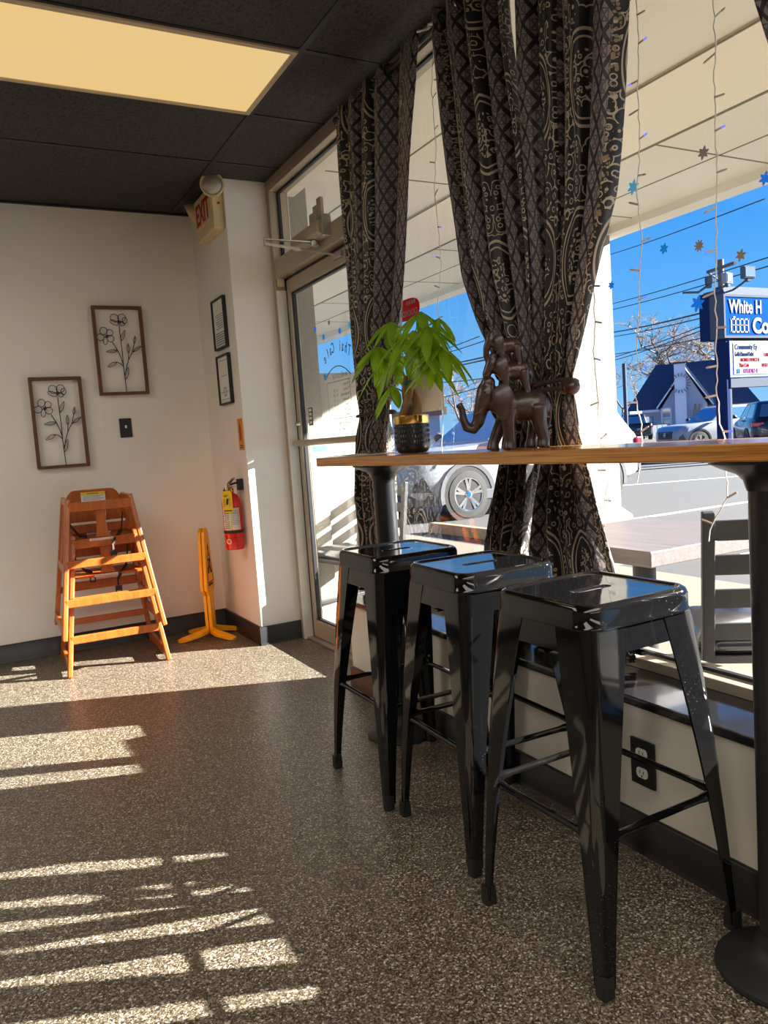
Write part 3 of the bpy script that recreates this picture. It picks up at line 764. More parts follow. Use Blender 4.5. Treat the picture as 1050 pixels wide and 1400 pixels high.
# ------------------------------------------------------------------ wet floor sign
ws = root('wet_floor_sign', (1.225, 4.69, 0), 'yellow plastic wet floor sign standing folded in the wall corner', 'floor sign', rz=radians(60))
YEL = M['yellow']
for sgn, dy in ((-1, -.012), (1, .012)):
    P = [(-.044, .05), (.044, .05), (.048, .265), (.086, .30), (.092, .33), (.052, .62), (.042, .655), (.015, .678), (-.015, .678), (-.042, .655), (-.052, .62), (-.092, .33), (-.086, .30), (-.048, .265)]
    pn = MB().prism(P, (0, dy - .010, 0), (1, 0, 0), (0, 0, 1), -.020).build('panel', YEL, ws, smooth=False, bevel=.004)
    yy = dy + sgn * .011
    tri = MB()
    q = [V((-.065, yy, .345)), V((.065, yy, .345)), V((0, yy, .58))]
    for i in range(3): tri.beam(q[i], q[(i + 1) % 3], .005, .0016, up=(0, 1, 0))
    man = [V((.004, yy, .49)), V((-.004, yy, .455)), V((.010, yy, .425)), V((.026, yy, .40))]
    tri.tube(man, .006, 6); tri.tube([man[1], V((-.026, yy, .43)), V((-.03, yy, .40))], .005, 6); tri.tube([V((.002, yy, .48)), V((.028, yy, .47))], .004, 6); tri.tube([V((.002, yy, .475)), V((-.024, yy, .485))], .004, 6)
    tri.ell((.008, yy, .51), (.009, .003, .009), 10, 6)
    tri.build('pictogram', M['ink'], pn)
    text('lettering', 'CAUTION', .024, (sgn * -.055, yy, .322), (sgn, 0, 0), (0, 0, 1), M['ink'], pn, .0008)
    rb = MB().beam((0, yy, .06), (0, yy, .29), .022, .006, up=(0, 1, 0)); rb.build('rib', YEL, pn, smooth=False, bevel=.002)
    for sx in (-1, 1):
        ft = MB()
        ft.loft([[V((sx * .012, sgn * .004, .075)), V((sx * .052, sgn * .006, .055)), V((sx * .052, sgn * .006, .030)), V((sx * .012, sgn * .004, .020))],
                 [V((sx * .055, sgn * .055, .055)), V((sx * .10, sgn * .050, .040)), V((sx * .10, sgn * .050, .018)), V((sx * .055, sgn * .055, .018))],
                 [V((sx * .10, sgn * .155, .028)), V((sx * .135, sgn * .135, .024)), V((sx * .135, sgn * .135, .001)), V((sx * .10, sgn * .155, .001))],
                 [V((sx * .118, sgn * .182, .018)), V((sx * .138, sgn * .165, .016)), V((sx * .138, sgn * .165, .001)), V((sx * .118, sgn * .182, .001))]])
        ft.build('foot', YEL, ws, ang=50, bevel=.003)
    MB().span((-.05, sgn * .0 + dy - .007, .028), (.05, dy + .007, .075)).build('hinge_base', YEL, ws, smooth=False, bevel=.004)

# ------------------------------------------------------------------ fire extinguisher
fe = root('fire_extinguisher', (1.334, 4.40, .56), 'red fire extinguisher with yellow tag hanging on the corner wall', 'fire extinguisher')
r_ = .056
MB().lathe([(.02, .0), (.05, .0), (r_, .008), (r_, .265), (.053, .290), (.043, .312), (.028, .326), (.018, .332), (.018, .342)], (0, 0, 0), n=32).build('cylinder', M['red'], fe, ang=50)
MB().lathe([(r_ + .001, .098), (r_ + .0016, .100), (r_ + .0016, .112), (r_ + .001, .114)], n=32, caps=False).build('band', M['black'], fe)
def wrap(a0, a1, z0, z1, rad, n=10):
    return [[V((rad * cos(a0 + (a1 - a0) * k / n), rad * sin(a0 + (a1 - a0) * k / n), z)) for k in range(n + 1)] for z in (z0, z1)]
A0 = radians(-172); A1 = radians(-62)
lab = MB().loft(wrap(A0, A1, .118, .245, r_ + .0008), False, False).build('instruction_label', M['paper'], fe, solid=.0006)
b = MB()
for k in range(9): b.loft(wrap(radians(-112), radians(-68), .150 + k * .010, .153 + k * .010, r_ + .0016, 5), False, False)
for k in range(8): b.loft(wrap(radians(-165 + 5 * (k % 3)), radians(-125), .128 + k * .012, .133 + k * .012, r_ + .0016, 5), False, False)
b.build('label_print', M['inkgrey'], lab)
b = MB(); b.loft(wrap(radians(-119), radians(-114), .118, .245, r_ + .0014, 3), False, False); b.build('label_stripe', M['tagy'], lab)
b = MB().lathe([(.016, 0), (.016, .0006), (.011, .0006), (.011, 0)], V((cos(radians(-140)) * (r_ + .001), sin(radians(-140)) * (r_ + .001), .052)), 'Z', 16, caps=False, rot=V((cos(radians(-140)), sin(radians(-140)), 0)).to_track_quat('Z', 'Y').to_matrix())
b.build('round_mark', M['paper'], fe)
MB().lathe([(.017, .334), (.020, .338), (.020, .358), (.014, .364), (.014, .378)], n=16).build('valve', M['gold'], fe)
MB().beam((-.0, .02, .384), (.0, -.085, .420), .020, .006).build('lever', M['steel'], fe, smooth=False, bevel=.002)
MB().beam((.0, .015, .370), (.0, -.08, .372), .022, .006).build('handle', M['steel'], fe, smooth=False, bevel=.002)
MB().lathe([(.014, 0), (.014, .010), (.010, .012)], (-.018, 0, .362), 'X', 14, rot=Matrix.Rotation(pi, 3, 'Z')).build('gauge', M['white'], fe)
MB().tube([(0, .02, .365), (-.01, .055, .36), (-.02, .066, .33), (-.02, .066, .24), (-.015, .064, .13)], .009, 10).build('hose', M['black'], fe)
MB().tube([(.0, -.005, .388), (-.012, -.02, .398), (-.024, -.03, .38), (-.024, -.03, .36)], .0018, 6).build('pull_pin', M['chrome'], fe)
tg = MB()
TP = [(-.026, -.066), (.026, -.066), (.030, -.060), (.030, .050), (.020, .062), (-.020, .062), (-.030, .050), (-.030, -.060)]
td = V((cos(radians(-128)), sin(radians(-128)), 0)); tx = V((-td.y, td.x, 0))
if tx.x < 0 and tx.y > 0: pass
tg.prism(TP, td * (r_ + .003) + V((0, 0, .285)), tx, U3, .001)
tgo = tg.build('inspection_tag', M['tagy'], fe, smooth=False)
b = MB()
o_ = td * (r_ + .0045) + V((0, 0, .285))
def tagbar(x0, x1, z0, z1): b.prism([(x0, z0), (x1, z0), (x1, z1), (x0, z1)], o_, tx, U3, .0005)
b.prism([(-.010, -.018), (.004, -.018), (.010, .018), (-.004, .018)], o_, tx, U3, .0006)
tagbar(-.024, .024, -.056, -.050); tagbar(-.02, .006, .034, .037); tagbar(-.02, .0, .028, .031); tagbar(.014, .016, -.03, .02); tagbar(-.020, -.018, -.03, .02)
b.build('tag_print', M['ink'], tgo, smooth=False)
MB().span((.035, -.055, .345), (.0665, -.015, .41)).build('wall_bracket', M['black'], fe, smooth=False, bevel=.003)
MB().tube([(.04, -.03, .39), (.02, -.02, .385), (.0, 0, .38)], .006, 8).build('hook', M['black'], fe)

# ------------------------------------------------------------------ bar stools
def rsq(h, rad, z, n=6, sag=0.0):
    pts = []
    for cx, cy, a0 in ((1, 1, 0), (-1, 1, 90), (-1, -1, 180), (1, -1, 270)):
        for k in range(n + 1):
            a = radians(a0 + 90 * k / n); pts.append(V((cx * (h - rad) + rad * cos(a), cy * (h - rad) + rad * sin(a), z)))
    return pts
def stool_proto():
    r = root('bar_stool', (0, 0, 0), 'x', 'bar stool', 'black metal bar stools at the window bar')
    MT = M['stool']; SZ = .775
    seat = MB()
    n = 10
    outer = rsq(.150, .045, SZ, n)
    slot = []; slot2 = []
    for gx, a0 in ((1, 0), (-1, 90), (-1, 180), (1, 270)):      # hand slot, long along x
        for k in range(n + 1):
            a = radians(a0 + 90 * k / n)
            slot.append(V((gx * .042 + .0095 * cos(a), .0095 * sin(a), SZ - .008)))
            slot2.append(V((gx * .042 + .0125 * cos(a), .0125 * sin(a), SZ - .0055)))
    rings = [rsq(.160, .050, SZ - .052, n), rsq(.1605, .050, SZ - .047, n), rsq(.1575, .048, SZ - .044, n), rsq(.1575, .048, SZ - .016, n), rsq(.154, .046, SZ - .005, n), rsq(.147, .042, SZ, n), rsq(.141, .038, SZ - .0012, n), rsq(.137, .035, SZ - .0046, n), rsq(.134, .034, SZ - .0052, n), rsq(.128, .032, SZ - .0053, n)]
    rings.append([V((q.x * 1.06, q.y * 1.3, SZ - .0054)) for q in slot2]); rings.append(slot2)
    rings.append(slot); rings.append([V((p.x, p.y, SZ - .020)) for p in slot])
    seat.loft(rings, True, False); seat.build('seat', MT, r, ang=60)
    ap = MB().loft([rsq(.1535, .048, SZ - .050, n), rsq(.160, .050, SZ - .105, n), rsq(.1575, .049, SZ - .105, n), rsq(.151, .047, SZ - .050, n)], True, False)
    ap.build('apron', MT, r, ang=50)
    ZT = SZ - .05
    for sx, sy in ((-1, -1), (1, -1), (1, 1), (-1, 1)):
        st = []
        for k in range(15):
            t_ = k / 14; z = ZT * (1 - t_) + .018 * t_
            h = .1555 + .050 * (1 - z / ZT) + .006 * sin(pi * t_)
            fl = .098 * (1 - t_) ** 1.15 + .026 * t_ + .004
            rd = min(.030 * (1 - t_) + .014 * t_, fl * .7); th = .0035
            groove = .0055 if .06 < z < .345 else 0.0
            O = [(h - fl, h), (h - rd, h)]
            for j in range(1, 6):
                a = pi / 2 * (1 - j / 6.0); q = rd - (groove if j in (3,) else groove * .8 if j in (2, 4) else 0)
                O.append((h - rd + q * cos(a), h - rd + q * sin(a)))
            O += [(h, h - rd), (h, h - fl)]
            I = [(h - th, h - fl), (h - th, h - rd)] + [(h - rd + (rd - th - groove) * cos(pi / 2 * j / 4.0), h - rd + (rd - th - groove) * sin(pi / 2 * j / 4.0)) for j in range(1, 4)] + [(h - rd, h - th), (h - fl, h - th)]
            st.append([V((sx * x, sy * y, z)) for x, y in O + I])
        lg = MB().loft(st).build('leg', MT, r, ang=40)
        c = .1555 + .05 - .013
        MB().loft([rsq(.0145, .005, .001, 2), rsq(.015, .005, .02, 2), rsq(.0135, .005, .045, 2)]).build('rubber_foot', M['black'], lg, loc=(sx * c, sy * c, 0))
    zr = .313; hh = .1555 + .05 * (1 - zr / ZT) + .001
    for k, (a, b) in enumerate((((-1, -1), (1, -1)), ((1, -1), (1, 1)), ((1, 1), (-1, 1)), ((-1, 1), (-1, -1)))):
        A, B = V((a[0] * hh, a[1] * hh, zr)), V((b[0] * hh, b[1] * hh, zr)); d = (B - A).normalized()
        inn = V((-(A + B).x, -(A + B).y, 0)).normalized() * .008
        A2, B2 = A + inn + d * .012, B + inn - d * .012
        m = MB().tube([A2, A2 + d * .045, A2 + d * .06, B2 - d * .06, B2 - d * .045, B2], [.012, .010, .008, .008, .010, .012], 10)
        m.build('stretcher', MT, r)
    MB().box((0, 0, SZ - .118), (.30, .022, .007)).box((0, 0, SZ - .122), (.022, .30, .007)).build('cross_brace', MT, r, smooth=False, bevel=.002)
    return r
sp = stool_proto(); sp.location = (1.195, 1.292, 0); sp.rotation_euler = (0, 0, radians(.5)); sp['label'] = 'glossy black metal bar stool nearest the camera, in front of the wall outlet'
dup(sp, (1.24, 1.785, 0), radians(-2), 'middle one of the three glossy black metal bar stools, blue sky reflected on its seat')
dup(sp, (1.226, 2.235, 0), radians(-.6), 'glossy black metal bar stool farthest from the camera, beside the far table post')

# ------------------------------------------------------------------ window bar table
TZ = 1.080; TX0, TX1 = 1.24, 1.522
bt = root('bar_table', (1.38, 1.9, 0), 'long narrow bamboo topped bar table on black posts along the window', 'table')
MB().span((TX0, .55, TZ - .034), (TX1, 2.885, TZ)).build('table_top', M['bamboo'], bt, smooth=False, world=True, bevel=.003)
for px_, y in ((1.368, 2.56), (1.352, .955)):
    p = MB().lathe([(.042, .03), (.042, 1.0), (.046, 1.005)], (px_, y, 0), n=28).build('post', M['blackgl'], bt, world=True)
    MB().lathe([(.128, .001), (.130, .006), (.128, .013), (.115, .022), (.085, .034), (.06, .045), (.05, .06), (.043, .085)], (px_, y, 0), n=36).build('base', M['black'], bt, world=True)
    MB().lathe([(.044, .985), (.050, 1.005), (.062, 1.018), (.092, 1.030), (.112, 1.040), (.112, 1.0455)], (px_, y, 0), n=28).build('mount_plate', M['blackgl'], bt, world=True)
mn = root('menu', (1.36, 2.70, TZ), 'thin laminated menu sheet lying at the far end of the bar table', 'menu')
rings = []
for k in range(7):
    t_ = k / 6; y = -.14 + .30 * t_
    rings.append([V((-.105 + .01 * t_, y, .0015 + .004 * sin(pi * t_))), V((.105 + .01 * t_, y + .02, .0015 + .007 * sin(pi * t_)))])
MB().loft(rings, False, False).build('sheet', M['paper'], mn, solid=.0014)
mn.children[0].data.materials[0] = plain('laminated_grey_sheet', srgb(170, 158, 150), .12, coat=.5)

# ------------------------------------------------------------------ braided money tree in pot
pp = root('potted_plant', (1.385, 2.355, TZ), 'small braided money tree in black ribbed pot with gold rim', 'potted plant')
PR = .0605
def potprof(zs):
    return zs
NS = 72
rings = []
for r0, z in ((.044, .001), (.052, .004), (.059, .016), (PR, .028), (PR, .034), (PR, .10), (PR, .104)):
    ring = []
    for k in range(NS):
        a = 2 * pi * k / NS
        rr_ = r0
        ring.append(V((rr_ * cos(a), rr_ * sin(a), z)))
    rings.append(ring)
pot = MB().loft(rings).build('pot', M['blackgl'], pp, ang=60)
b = MB()
for row in range(4):
    for k in range(44):
        a = 2 * pi * (k + .5 * (row % 2)) / 44; c = V((cos(a), sin(a), 0)); s_ = V((-sin(a), cos(a), 0))
        z0 = .034 + row * .0172
        p0, p1 = c * PR + V((0, 0, z0)), c * PR + V((0, 0, z0 + .0155)); m_ = c * (PR + .0022) + V((0, 0, z0 + .0078))
        b._add([p0, p0.lerp(p1, .5) + s_ * .0028, p1, p0.lerp(p1, .5) - s_ * .0028, m_], [(0, 1, 4), (1, 2, 4), (2, 3, 4), (3, 0, 4)])
b.build('ribbing', M['blackgl'], pot, smooth=False)
MB().lathe([(PR + .0005, .103), (PR + .0012, .105), (PR + .0012, .130), (PR - .001, .132), (PR - .004, .130), (PR - .004, .118)], n=48, caps=False).build('gold_rim', M['gold'], pot)
MB().lathe([(PR - .003, .114), (.03, .119), (.002, .121)], n=28).build('soil', M['soil'], pp)
for k in range(3):
    pts, rs = [], []
    for j in range(13):
        t_ = j / 12; a = 2 * pi * k / 3 + .6 + t_ * 2.3; rd = .021 * (1 - t_) ** .8 + .008
        pts.append(V((rd * cos(a), rd * sin(a) - .003 * t_, .112 + .158 * t_))); rs.append(.0185 * (1 - t_) + .010 * t_)
    MB().tube(pts, rs, 10).build('trunk', M['bark'], pp)
MB().lathe([(.020, .238), (.0225, .241), (.0225, .249), (.020, .252)], (0, -.003, 0), n=16).build('tie', plain('green_tie', srgb(20, 90, 50), .5), pp)
def leaflet(mb, base, d, L, w, droop):
    d = V(d).normalized(); side = d.cross(V((0, 0, 1)))
    side = side.normalized() if side.length > .05 else V((1, 0, 0))
    nrow = 7; A = []
    for j in range(nrow):
        t_ = j / (nrow - 1)
        c = V(base) + d * (L * t_) + V((0, 0, -droop * L * t_ * t_))
        wd = w * (sin(pi * min(1, t_ * .9 + .06)) ** .9) * (1 if t_ < .98 else .1)
        fold = V((0, 0, -.22 * wd))
        A.append([c - side * wd + fold * -1 * -1, c + V((0, 0, .12 * wd)), c + side * wd + fold])
    mb.loft(A, False, False)
def cluster(c, n, L, spread, tilt, seed):
    rnd = random.Random(seed); mb = MB(); c = V(c)
    for k in range(n):
        a = spread[0] + (spread[1] - spread[0]) * k / max(1, n - 1) + rnd.uniform(-.12, .12)
        d = V((cos(a) , sin(a), tilt + rnd.uniform(-.25, .2)))
        leaflet(mb, c, d, L * rnd.uniform(.8, 1.1), L * rnd.uniform(.15, .185), rnd.uniform(.35, .7))
    return mb
TOP = V((0, -.003, .262))
CL = [ # px, py, dx from pot, count, length
    (534, 440, -.02, 6, .10), (575, 426, .00, 6, .12), (600, 435, .05, 5, .085), (516, 474, -.03, 6, .13), (553, 462, -.06, 6, .12), (527, 492, .02, 5, .12), (604, 474, .0, 6, .11), (584, 446, -.05, 6, .11),
    (592, 482, .02, 6, .10), (565, 452, .04, 6, .12), (536, 528, -.03, 5, .11), (578, 472, -.05, 5, .10), (590, 500, -.03, 6, .10), (548, 486, .05, 5, .11)]
for i, (px, py, dx, n_, L) in enumerate(CL):
    w = on(px, py, 0, 1.385 + dx); c = w - V(pp.location)
    out = V((c.x, c.y, 0)); a = atan2(out.y, out.x)
    st = MB().tube([TOP + V((0, 0, -.02)), TOP.lerp(c, .45) + V((0, 0, .03)), c], [.0035, .0022, .0016], 6).build('stalk', M['leaf'], pp)
    cluster(c, n_, L, (a - 2.4, a + 2.4), -.45, 11 + i).build('leaf_cluster', M['leaf'], pp, solid=.0008, ang=80)

# ------------------------------------------------------------------ stacked elephants
eg = root('elephant_figurine', (1.388, 1.765, TZ), 'dark carved wood figurine of three elephants stacked by size', 'figurine', rz=radians(62))
def elephant(base, S, trunk, stride=.24, tusk=True):
    b = V(base); T = lambda x, y, z: b + V((x, y, z)) * S
    e = lambda mb, c, r, rot=None: mb.ell(T(*c), tuple(q * S for q in r), 20, 14, rot)
    mb = MB()
    e(mb, (0, -.12, .74), (.25, .40, .27)); e(mb, (0, -.30, .72), (.25, .24, .28)); e(mb, (0, .14, .73), (.23, .24, .28))
    e(mb, (0, .50, .96), (.17, .18, .25)); e(mb, (.05, .47, 1.16), (.09, .12, .11)); e(mb, (-.05, .47, 1.16), (.09, .12, .11)); e(mb, (0, .32, .86), (.16, .22, .23))
    for sx, fy, hy in ((-1, .17, -.38), (1, .17 + stride, -.24)):
        mb.tube([T(sx * .13, .16, .70), T(sx * .15, .18 + (fy - .17) * .4, .42), T(sx * .15, fy, .14), T(sx * .15, fy + .02, .0)], [.135 * S, .115 * S, .10 * S, .122 * S], 14)
        mb.tube([T(sx * .12, -.32, .70), T(sx * .15, -.34, .42), T(sx * .15, hy - .02, .16), T(sx * .15, hy, .0)], [.17 * S, .13 * S, .10 * S, .122 * S], 14)
    mb.tube([T(*p) for p in trunk[0]], [q * S for q in trunk[1]], 14)
    mb.tube([T(0, -.52, .82), T(0, -.58, .66), T(0, -.56, .48), T(0, -.53, .34)], [.035 * S, .028 * S, .022 * S, .03 * S], 8)
    o = mb.build('elephant', M['elewood'], eg, remesh=.004 if S > .13 else .0028)
    for sx in (-1, 1):
        er = MB(); rings = []
        for (sc_, off) in ((.25, .062), (.75, .05), (1.0, .018), (.97, -.012), (.3, -.03)):
            ring = []
            for k in range(24):
                a = 2 * pi * k / 24
                y = .175 * cos(a) * (1 + .22 * sin(a)) * sc_; z = .31 * sin(a) * sc_
                ring.append(T(sx * (.215 + off + .20 * max(0, -(y - .08))), .27 + y, .80 + z))
            rings.append(ring)
        er.loft(rings).build('ear', M['elewood'], o)
        MB().ell(T(sx * .155, .56, 1.0), (.016 * S * 1.2, .022 * S, .022 * S), 8, 6).build('eye', M['black'], o)
        if tusk: MB().tube([T(sx * .09, .58, .78), T(sx * .12, .66, .66), T(sx * .12, .75, .64)], [.028 * S, .022 * S, .008 * S], 8).build('tusk', M['framewood'], o)
    return o
big_t = ([(0, .54, .92), (0, .62, .70), (0, .68, .50), (0, .77, .38), (0, .88, .42), (0, .93, .58), (0, .94, .74), (0, 1.0, .84)], [.16, .125, .105, .09, .08, .07, .06, .065])
mid_t = ([(0, .54, .92), (0, .66, .70), (0, .68, .46), (0, .66, .26), (0, .72, .14), (0, .84, .16), (0, .94, .30)], [.16, .125, .10, .085, .075, .065, .06])
top_t = ([(0, .54, .92), (0, .66, .70), (0, .69, .46), (0, .65, .24), (0, .56, .10)], [.16, .12, .10, .08, .07])
S1 = .166; Z2 = S1 * .985 - .018; Z3 = Z2 + S1 * .62 * .985 - .016
elephant((0, 0, 0), S1, big_t)
elephant((0, .012, Z2), S1 * .62, mid_t, stride=.10)
elephant((0, .022, Z3), S1 * .50, top_t, stride=.06, tusk=False)
# ------------------------------------------------------------------ curtains
CX = 1.578
def interp(tab, z):
    for (z1, a1, b1), (z0, a0, b0) in zip(tab, tab[1:]):
        if z <= z1 and z >= z0:
            t_ = (z1 - z) / (z1 - z0); return a1 + (a0 - a1) * t_, b1 + (b0 - b1) * t_
    return (tab[0][1], tab[0][2]) if z > tab[0][0] else (tab[-1][1], tab[-1][2])
def curtain(tab, widths, cloth, phase, label, tie_z, u0=0.0, amp=.040, header=True):
    nf = len(widths); tot = sum(widths); cum = [sum(widths[:i]) / tot for i in range(nf + 1)]
    r = root('curtain', (CX, (tab[0][1] + tab[0][2]) / 2, tab[-1][0]), label, 'curtain', 'dark damask curtains')
    mb = MB(); bm = mb.bm; uvl = bm.loops.layers.uv.new('UVMap')
    zt, zb = tab[0][0], tab[-1][0]; NR, NC = 74, nf * 14
    rnd = random.Random(int(phase * 100)); ph = [rnd.uniform(-.35, .35) for _ in range(nf + 2)]
    am = [rnd.uniform(.7, 1.15) for _ in range(nf + 2)]
    grid = []
    for i in range(NR + 1):
        z = zt + (zb - zt) * i / NR; yl, yr = interp(tab, z); row = []
        wdt = abs(yl - yr); a_ = min(amp, amp * (.55 + .5 * wdt / .45)) * (1 if z < zt - .06 else .75)
        near_tie = math.exp(-((z - tie_z) / .06) ** 2); a_ *= 1 - .55 * near_tie
        for j in range(NC + 1):
            f0 = j / NC * nf; k = int(min(f0, nf - 1e-6)); fr = f0 - k; s_ = cum[k] + (cum[k + 1] - cum[k]) * fr; f = f0
            A = am[k] * (1 - fr) + am[k + 1] * fr
            w = f * 2 * pi + phase + ph[k] * sin(pi * fr) + .5 * sin(z * 1.7 + k)
            x = CX - a_ * A * cos(w) - .008 * sin(3 * w + z * 2)
            y = yl + (yr - yl) * (s_ + .018 * sin(w * 1.0 + 1.0) * (1 - abs(2 * s_ - 1)))
            y += .004 * sin(z * 9 + s_ * 20)
            kx = 1 + .034 * max(0.0, min(1.0, (1.12 - z) / .35))
            row.append((bm.verts.new((min(x * kx, 1.642), y * kx, z)), s_ * cloth + u0, z))
        grid.append(row)
    for i in range(NR):
        for j in range(NC):
            q = (grid[i][j], grid[i][j + 1], grid[i + 1][j + 1], grid[i + 1][j])
            f = bm.faces.new([p[0] for p in q])
            for lp, p in zip(f.loops, q): lp[uvl].uv = (p[1], p[2])
    mb.build('panel', M['fabric'], r, ang=170, solid=.002, world=True, weld=False)
    # tie band
    yl, yr = interp(tab, tie_z); c = (yl + yr) / 2; hw = abs(yl - yr) / 2 + .008
    loop = [V((CX + .042 * cos(2 * pi * k / 28), c + hw * sin(2 * pi * k / 28), tie_z + .004 * sin(4 * pi * k / 28))) for k in range(29)]
    MB().tube(loop, .0065, 8).build('tieback', M['strap'], r, world=True)
    if header:
        for k in range(nf):
            s_ = (k + .5) / nf; y = tab[0][1] + (tab[0][2] - tab[0][1]) * s_
            MB().lathe([(.020, -.003), (.027, -.003), (.027, .003), (.020, .003)], (CX, y, 2.535), 'Y', 18, caps=False).build('grommet', M['chrome'] if k % 2 else M['black'], r, world=True)
    return r
curtain([(2.565, 3.09, 2.425), (2.41, 3.106, 2.448), (2.0, 3.116, 2.549), (1.7, 3.122, 2.634), (1.42, 3.125, 2.735), (1.25, 3.135, 2.832), (1.08, 3.18, 2.835), (.88, 3.235, 2.81), (.70, 3.22, 2.80), (.44, 3.22, 2.80)], (1, 1, 1, 2.0), 1.02, .8,
        'narrow dark patterned curtain beside the glass door, tied behind the potted plant', 1.25, .155)
curtain([(2.585, 2.338, 1.925), (2.37, 2.313, 1.922), (2.02, 2.288, 1.885), (1.67, 2.238, 1.862), (1.5, 2.168, 1.860), (1.35, 2.085, 1.864), (1.27, 2.045, 1.872), (1.15, 2.07, 1.905), (1.02, 2.107, 1.93), (.73, 2.21, 1.98), (.44, 2.25, 1.99)], (1.1, 1, .8, 1), .92, .3,
        'shadowed dark patterned curtain tied directly behind the elephant figurine', 1.27, .10)
curtain([(2.585, 1.925, 1.45), (2.2, 1.918, 1.503), (2.03, 1.906, 1.525), (1.75, 1.893, 1.57), (1.59, 1.884, 1.627), (1.425, 1.885, 1.681), (1.267, 1.888, 1.743), (1.14, 1.885, 1.73), (1.02, 1.885, 1.70), (.89, 1.93, 1.667), (.72, 1.965, 1.61), (.44, 1.98, 1.55)], (.8, 1, 1.2, 1.2), .96, 2.4,
        'brightest dark patterned curtain with rose medallions right of the elephant figurine', 1.267, .32)
curtain([(2.585, 1.15, .55), (2.0, 1.112, .56), (1.9, 1.085, .57), (1.6, .98, .58), (1.27, .80, .60), (1.0, .83, .58), (.44, .92, .55)], (1, 1, 1, 1), 1.1, 1.0,
        'sliver of dark patterned curtain in the top right picture corner', 1.27, .05)
rd = root('curtain_rod', (CX, 1.8, 2.535), 'thin dark curtain rod under the ceiling along the window head', 'curtain rod')
MB().tube([(CX, 3.14, 2.535), (CX, -.4, 2.535)], .010, 12).build('rod', M['black'], rd, world=True)
MB().ell((CX, 3.155, 2.535), (.018, .02, .018), 14, 8).build('finial', M['black'], rd, world=True)
for y in (2.385, 1.30):
    MB().tube([(CX, y, 2.55), (CX, y, 2.565), (1.62, y, 2.58), (1.646, y, 2.58)], .005, 8).tube([(CX - .03, y + .03, 2.55), (1.61, y - .02, 2.558)], .004, 6).build('bracket', M['aluw'], rd, world=True)
hb_ = on(781, 529, 0, 1.545)
ch = root('curtain_holdback', (1.64, 1.93, hb_.z), 'dark ball ended curtain holdback beside the elephant figurine', 'curtain holdback')
MB().tube([(1.646, 1.935, hb_.z), (1.57, 1.925, hb_.z), (1.535, 1.90, hb_.z), (1.525, hb_.y + .09, hb_.z), (1.53, hb_.y + .01, hb_.z)], .0065, 10).build('arm', M['strap'], ch, world=True)
MB().ell((1.535, hb_.y - .012, hb_.z), (.024, .024, .024), 18, 12).lathe([(.016, .0), (.020, .006), (.014, .012)], (1.535, hb_.y + .012, hb_.z), 'Y', 14).build('ball_knob', M['elewood'], ch, world=True)

# ------------------------------------------------------------------ icicle lights on the window
XS = 1.676
def strand(pts, label, nb, seed, stub=.028):
    rnd = random.Random(seed)
    P = [on(px, py, 0, XS) for px, py in pts]; P = [V((XS, p.y, min(p.z, 2.555))) for p in P]
    r = root('icicle_light_string', P[0], label, 'string lights', 'icicle light strands on the window')
    fine = []
    for a, b in zip(P, P[1:]):
        n = max(2, int((a - b).length / .018))
        for k in range(n): fine.append(a.lerp(b, k / n) + V((rnd.uniform(-.002, .002), rnd.uniform(-.0028, .0028), 0)))
    fine.append(P[-1])
    MB().tube(fine, .0016, 6).build('cord', M['wire'], r, world=True)
    L = len(fine)
    for k in range(nb):
        i = int((k + .5) / nb * (L - 1)); p = fine[i]; sg = 1 if rnd.random() < .5 else -1
        q = p + V((-.004, sg * -stub, rnd.uniform(-.010, .014)))
        MB().tube([p, p.lerp(q, .75)], .0028, 6).build('bulb_stem', M['wire'] if rnd.random() < .5 else M['bulb'], r, world=True)
        MB().tube([p.lerp(q, .75), q, q + (q - p).normalized() * .004], [.0028, .0028, .001], 6).build('bulb', M['bulbblue'] if rnd.random() < .22 else M['bulb'], r, world=True)
strand([(592, 60), (590, 120), (596, 200), (594, 260), (599, 310), (603, 360), (598, 420), (604, 470), (602, 530), (606, 575), (604, 620)], 'icicle light strand hanging between the two curtain groups, right of the plant', 13, 1)
strand([(870, 0), (873, 60), (872, 130), (875, 200), (871, 260), (877, 330), (873, 400), (874, 440), (870, 470), (874, 500), (868, 540), (876, 580), (879, 610), (871, 660)], 'icicle light strand left of the three window snowflakes', 15, 2)
strand([(975, 0), (978, 60), (976, 110), (979, 190), (980, 270), (979, 330), (978, 400), (979, 460), (980, 520), (984, 580), (992, 600), (994, 680), (970, 725), (969, 740)], 'icicle light strand crossing in front of the roadside sign', 15, 3)
strand([(818, 325), (812, 400), (813, 450), (811, 480), (815, 520), (818, 560), (821, 600), (832, 660), (824, 700), (815, 745)], 'icicle light strand over the stucco column beside the bright curtain', 9, 4)

# ------------------------------------------------------------------ snowflake gels
def flake(px, py, rpx, mat, label, x=1.6945, pts=6):
    c = on(px, py, 0, x); d = (on(px, py - rpx, 0, x) - c).length
    r = root('snowflake_gel', c, label, 'window decoration', 'snowflake gels on the glass')
    P = []
    for k in range(pts * 4):
        a = 2 * pi * k / (pts * 4) + .2; q = (1.0, .72, .48, .72)[k % 4] * d
        P.append((q * cos(a), q * sin(a)))
    MB().prism(P, (0, 0, 0), (0, -1, 0), U3, .0016).build('flake', mat, r, smooth=False)
    return r
flake(866, 256, 11, M['ltflake'], 'pale translucent snowflake gel seen against the canopy soffit, touching the left light strand')
flake(962, 209, 10, M['greyflake'], 'silver grey snowflake gel high on the glass above the others')
flake(908, 340, 8, M['tealflake'], 'small teal snowflake gel against the sky, left of the silver pair')
flake(956, 336, 9, M['greyflake'], 'spiky silver snowflake gel left of the sign floodlights', pts=9)
flake(1013, 349, 9, M['greyflake'], 'silver snowflake gel above the roadside sign floodlights')
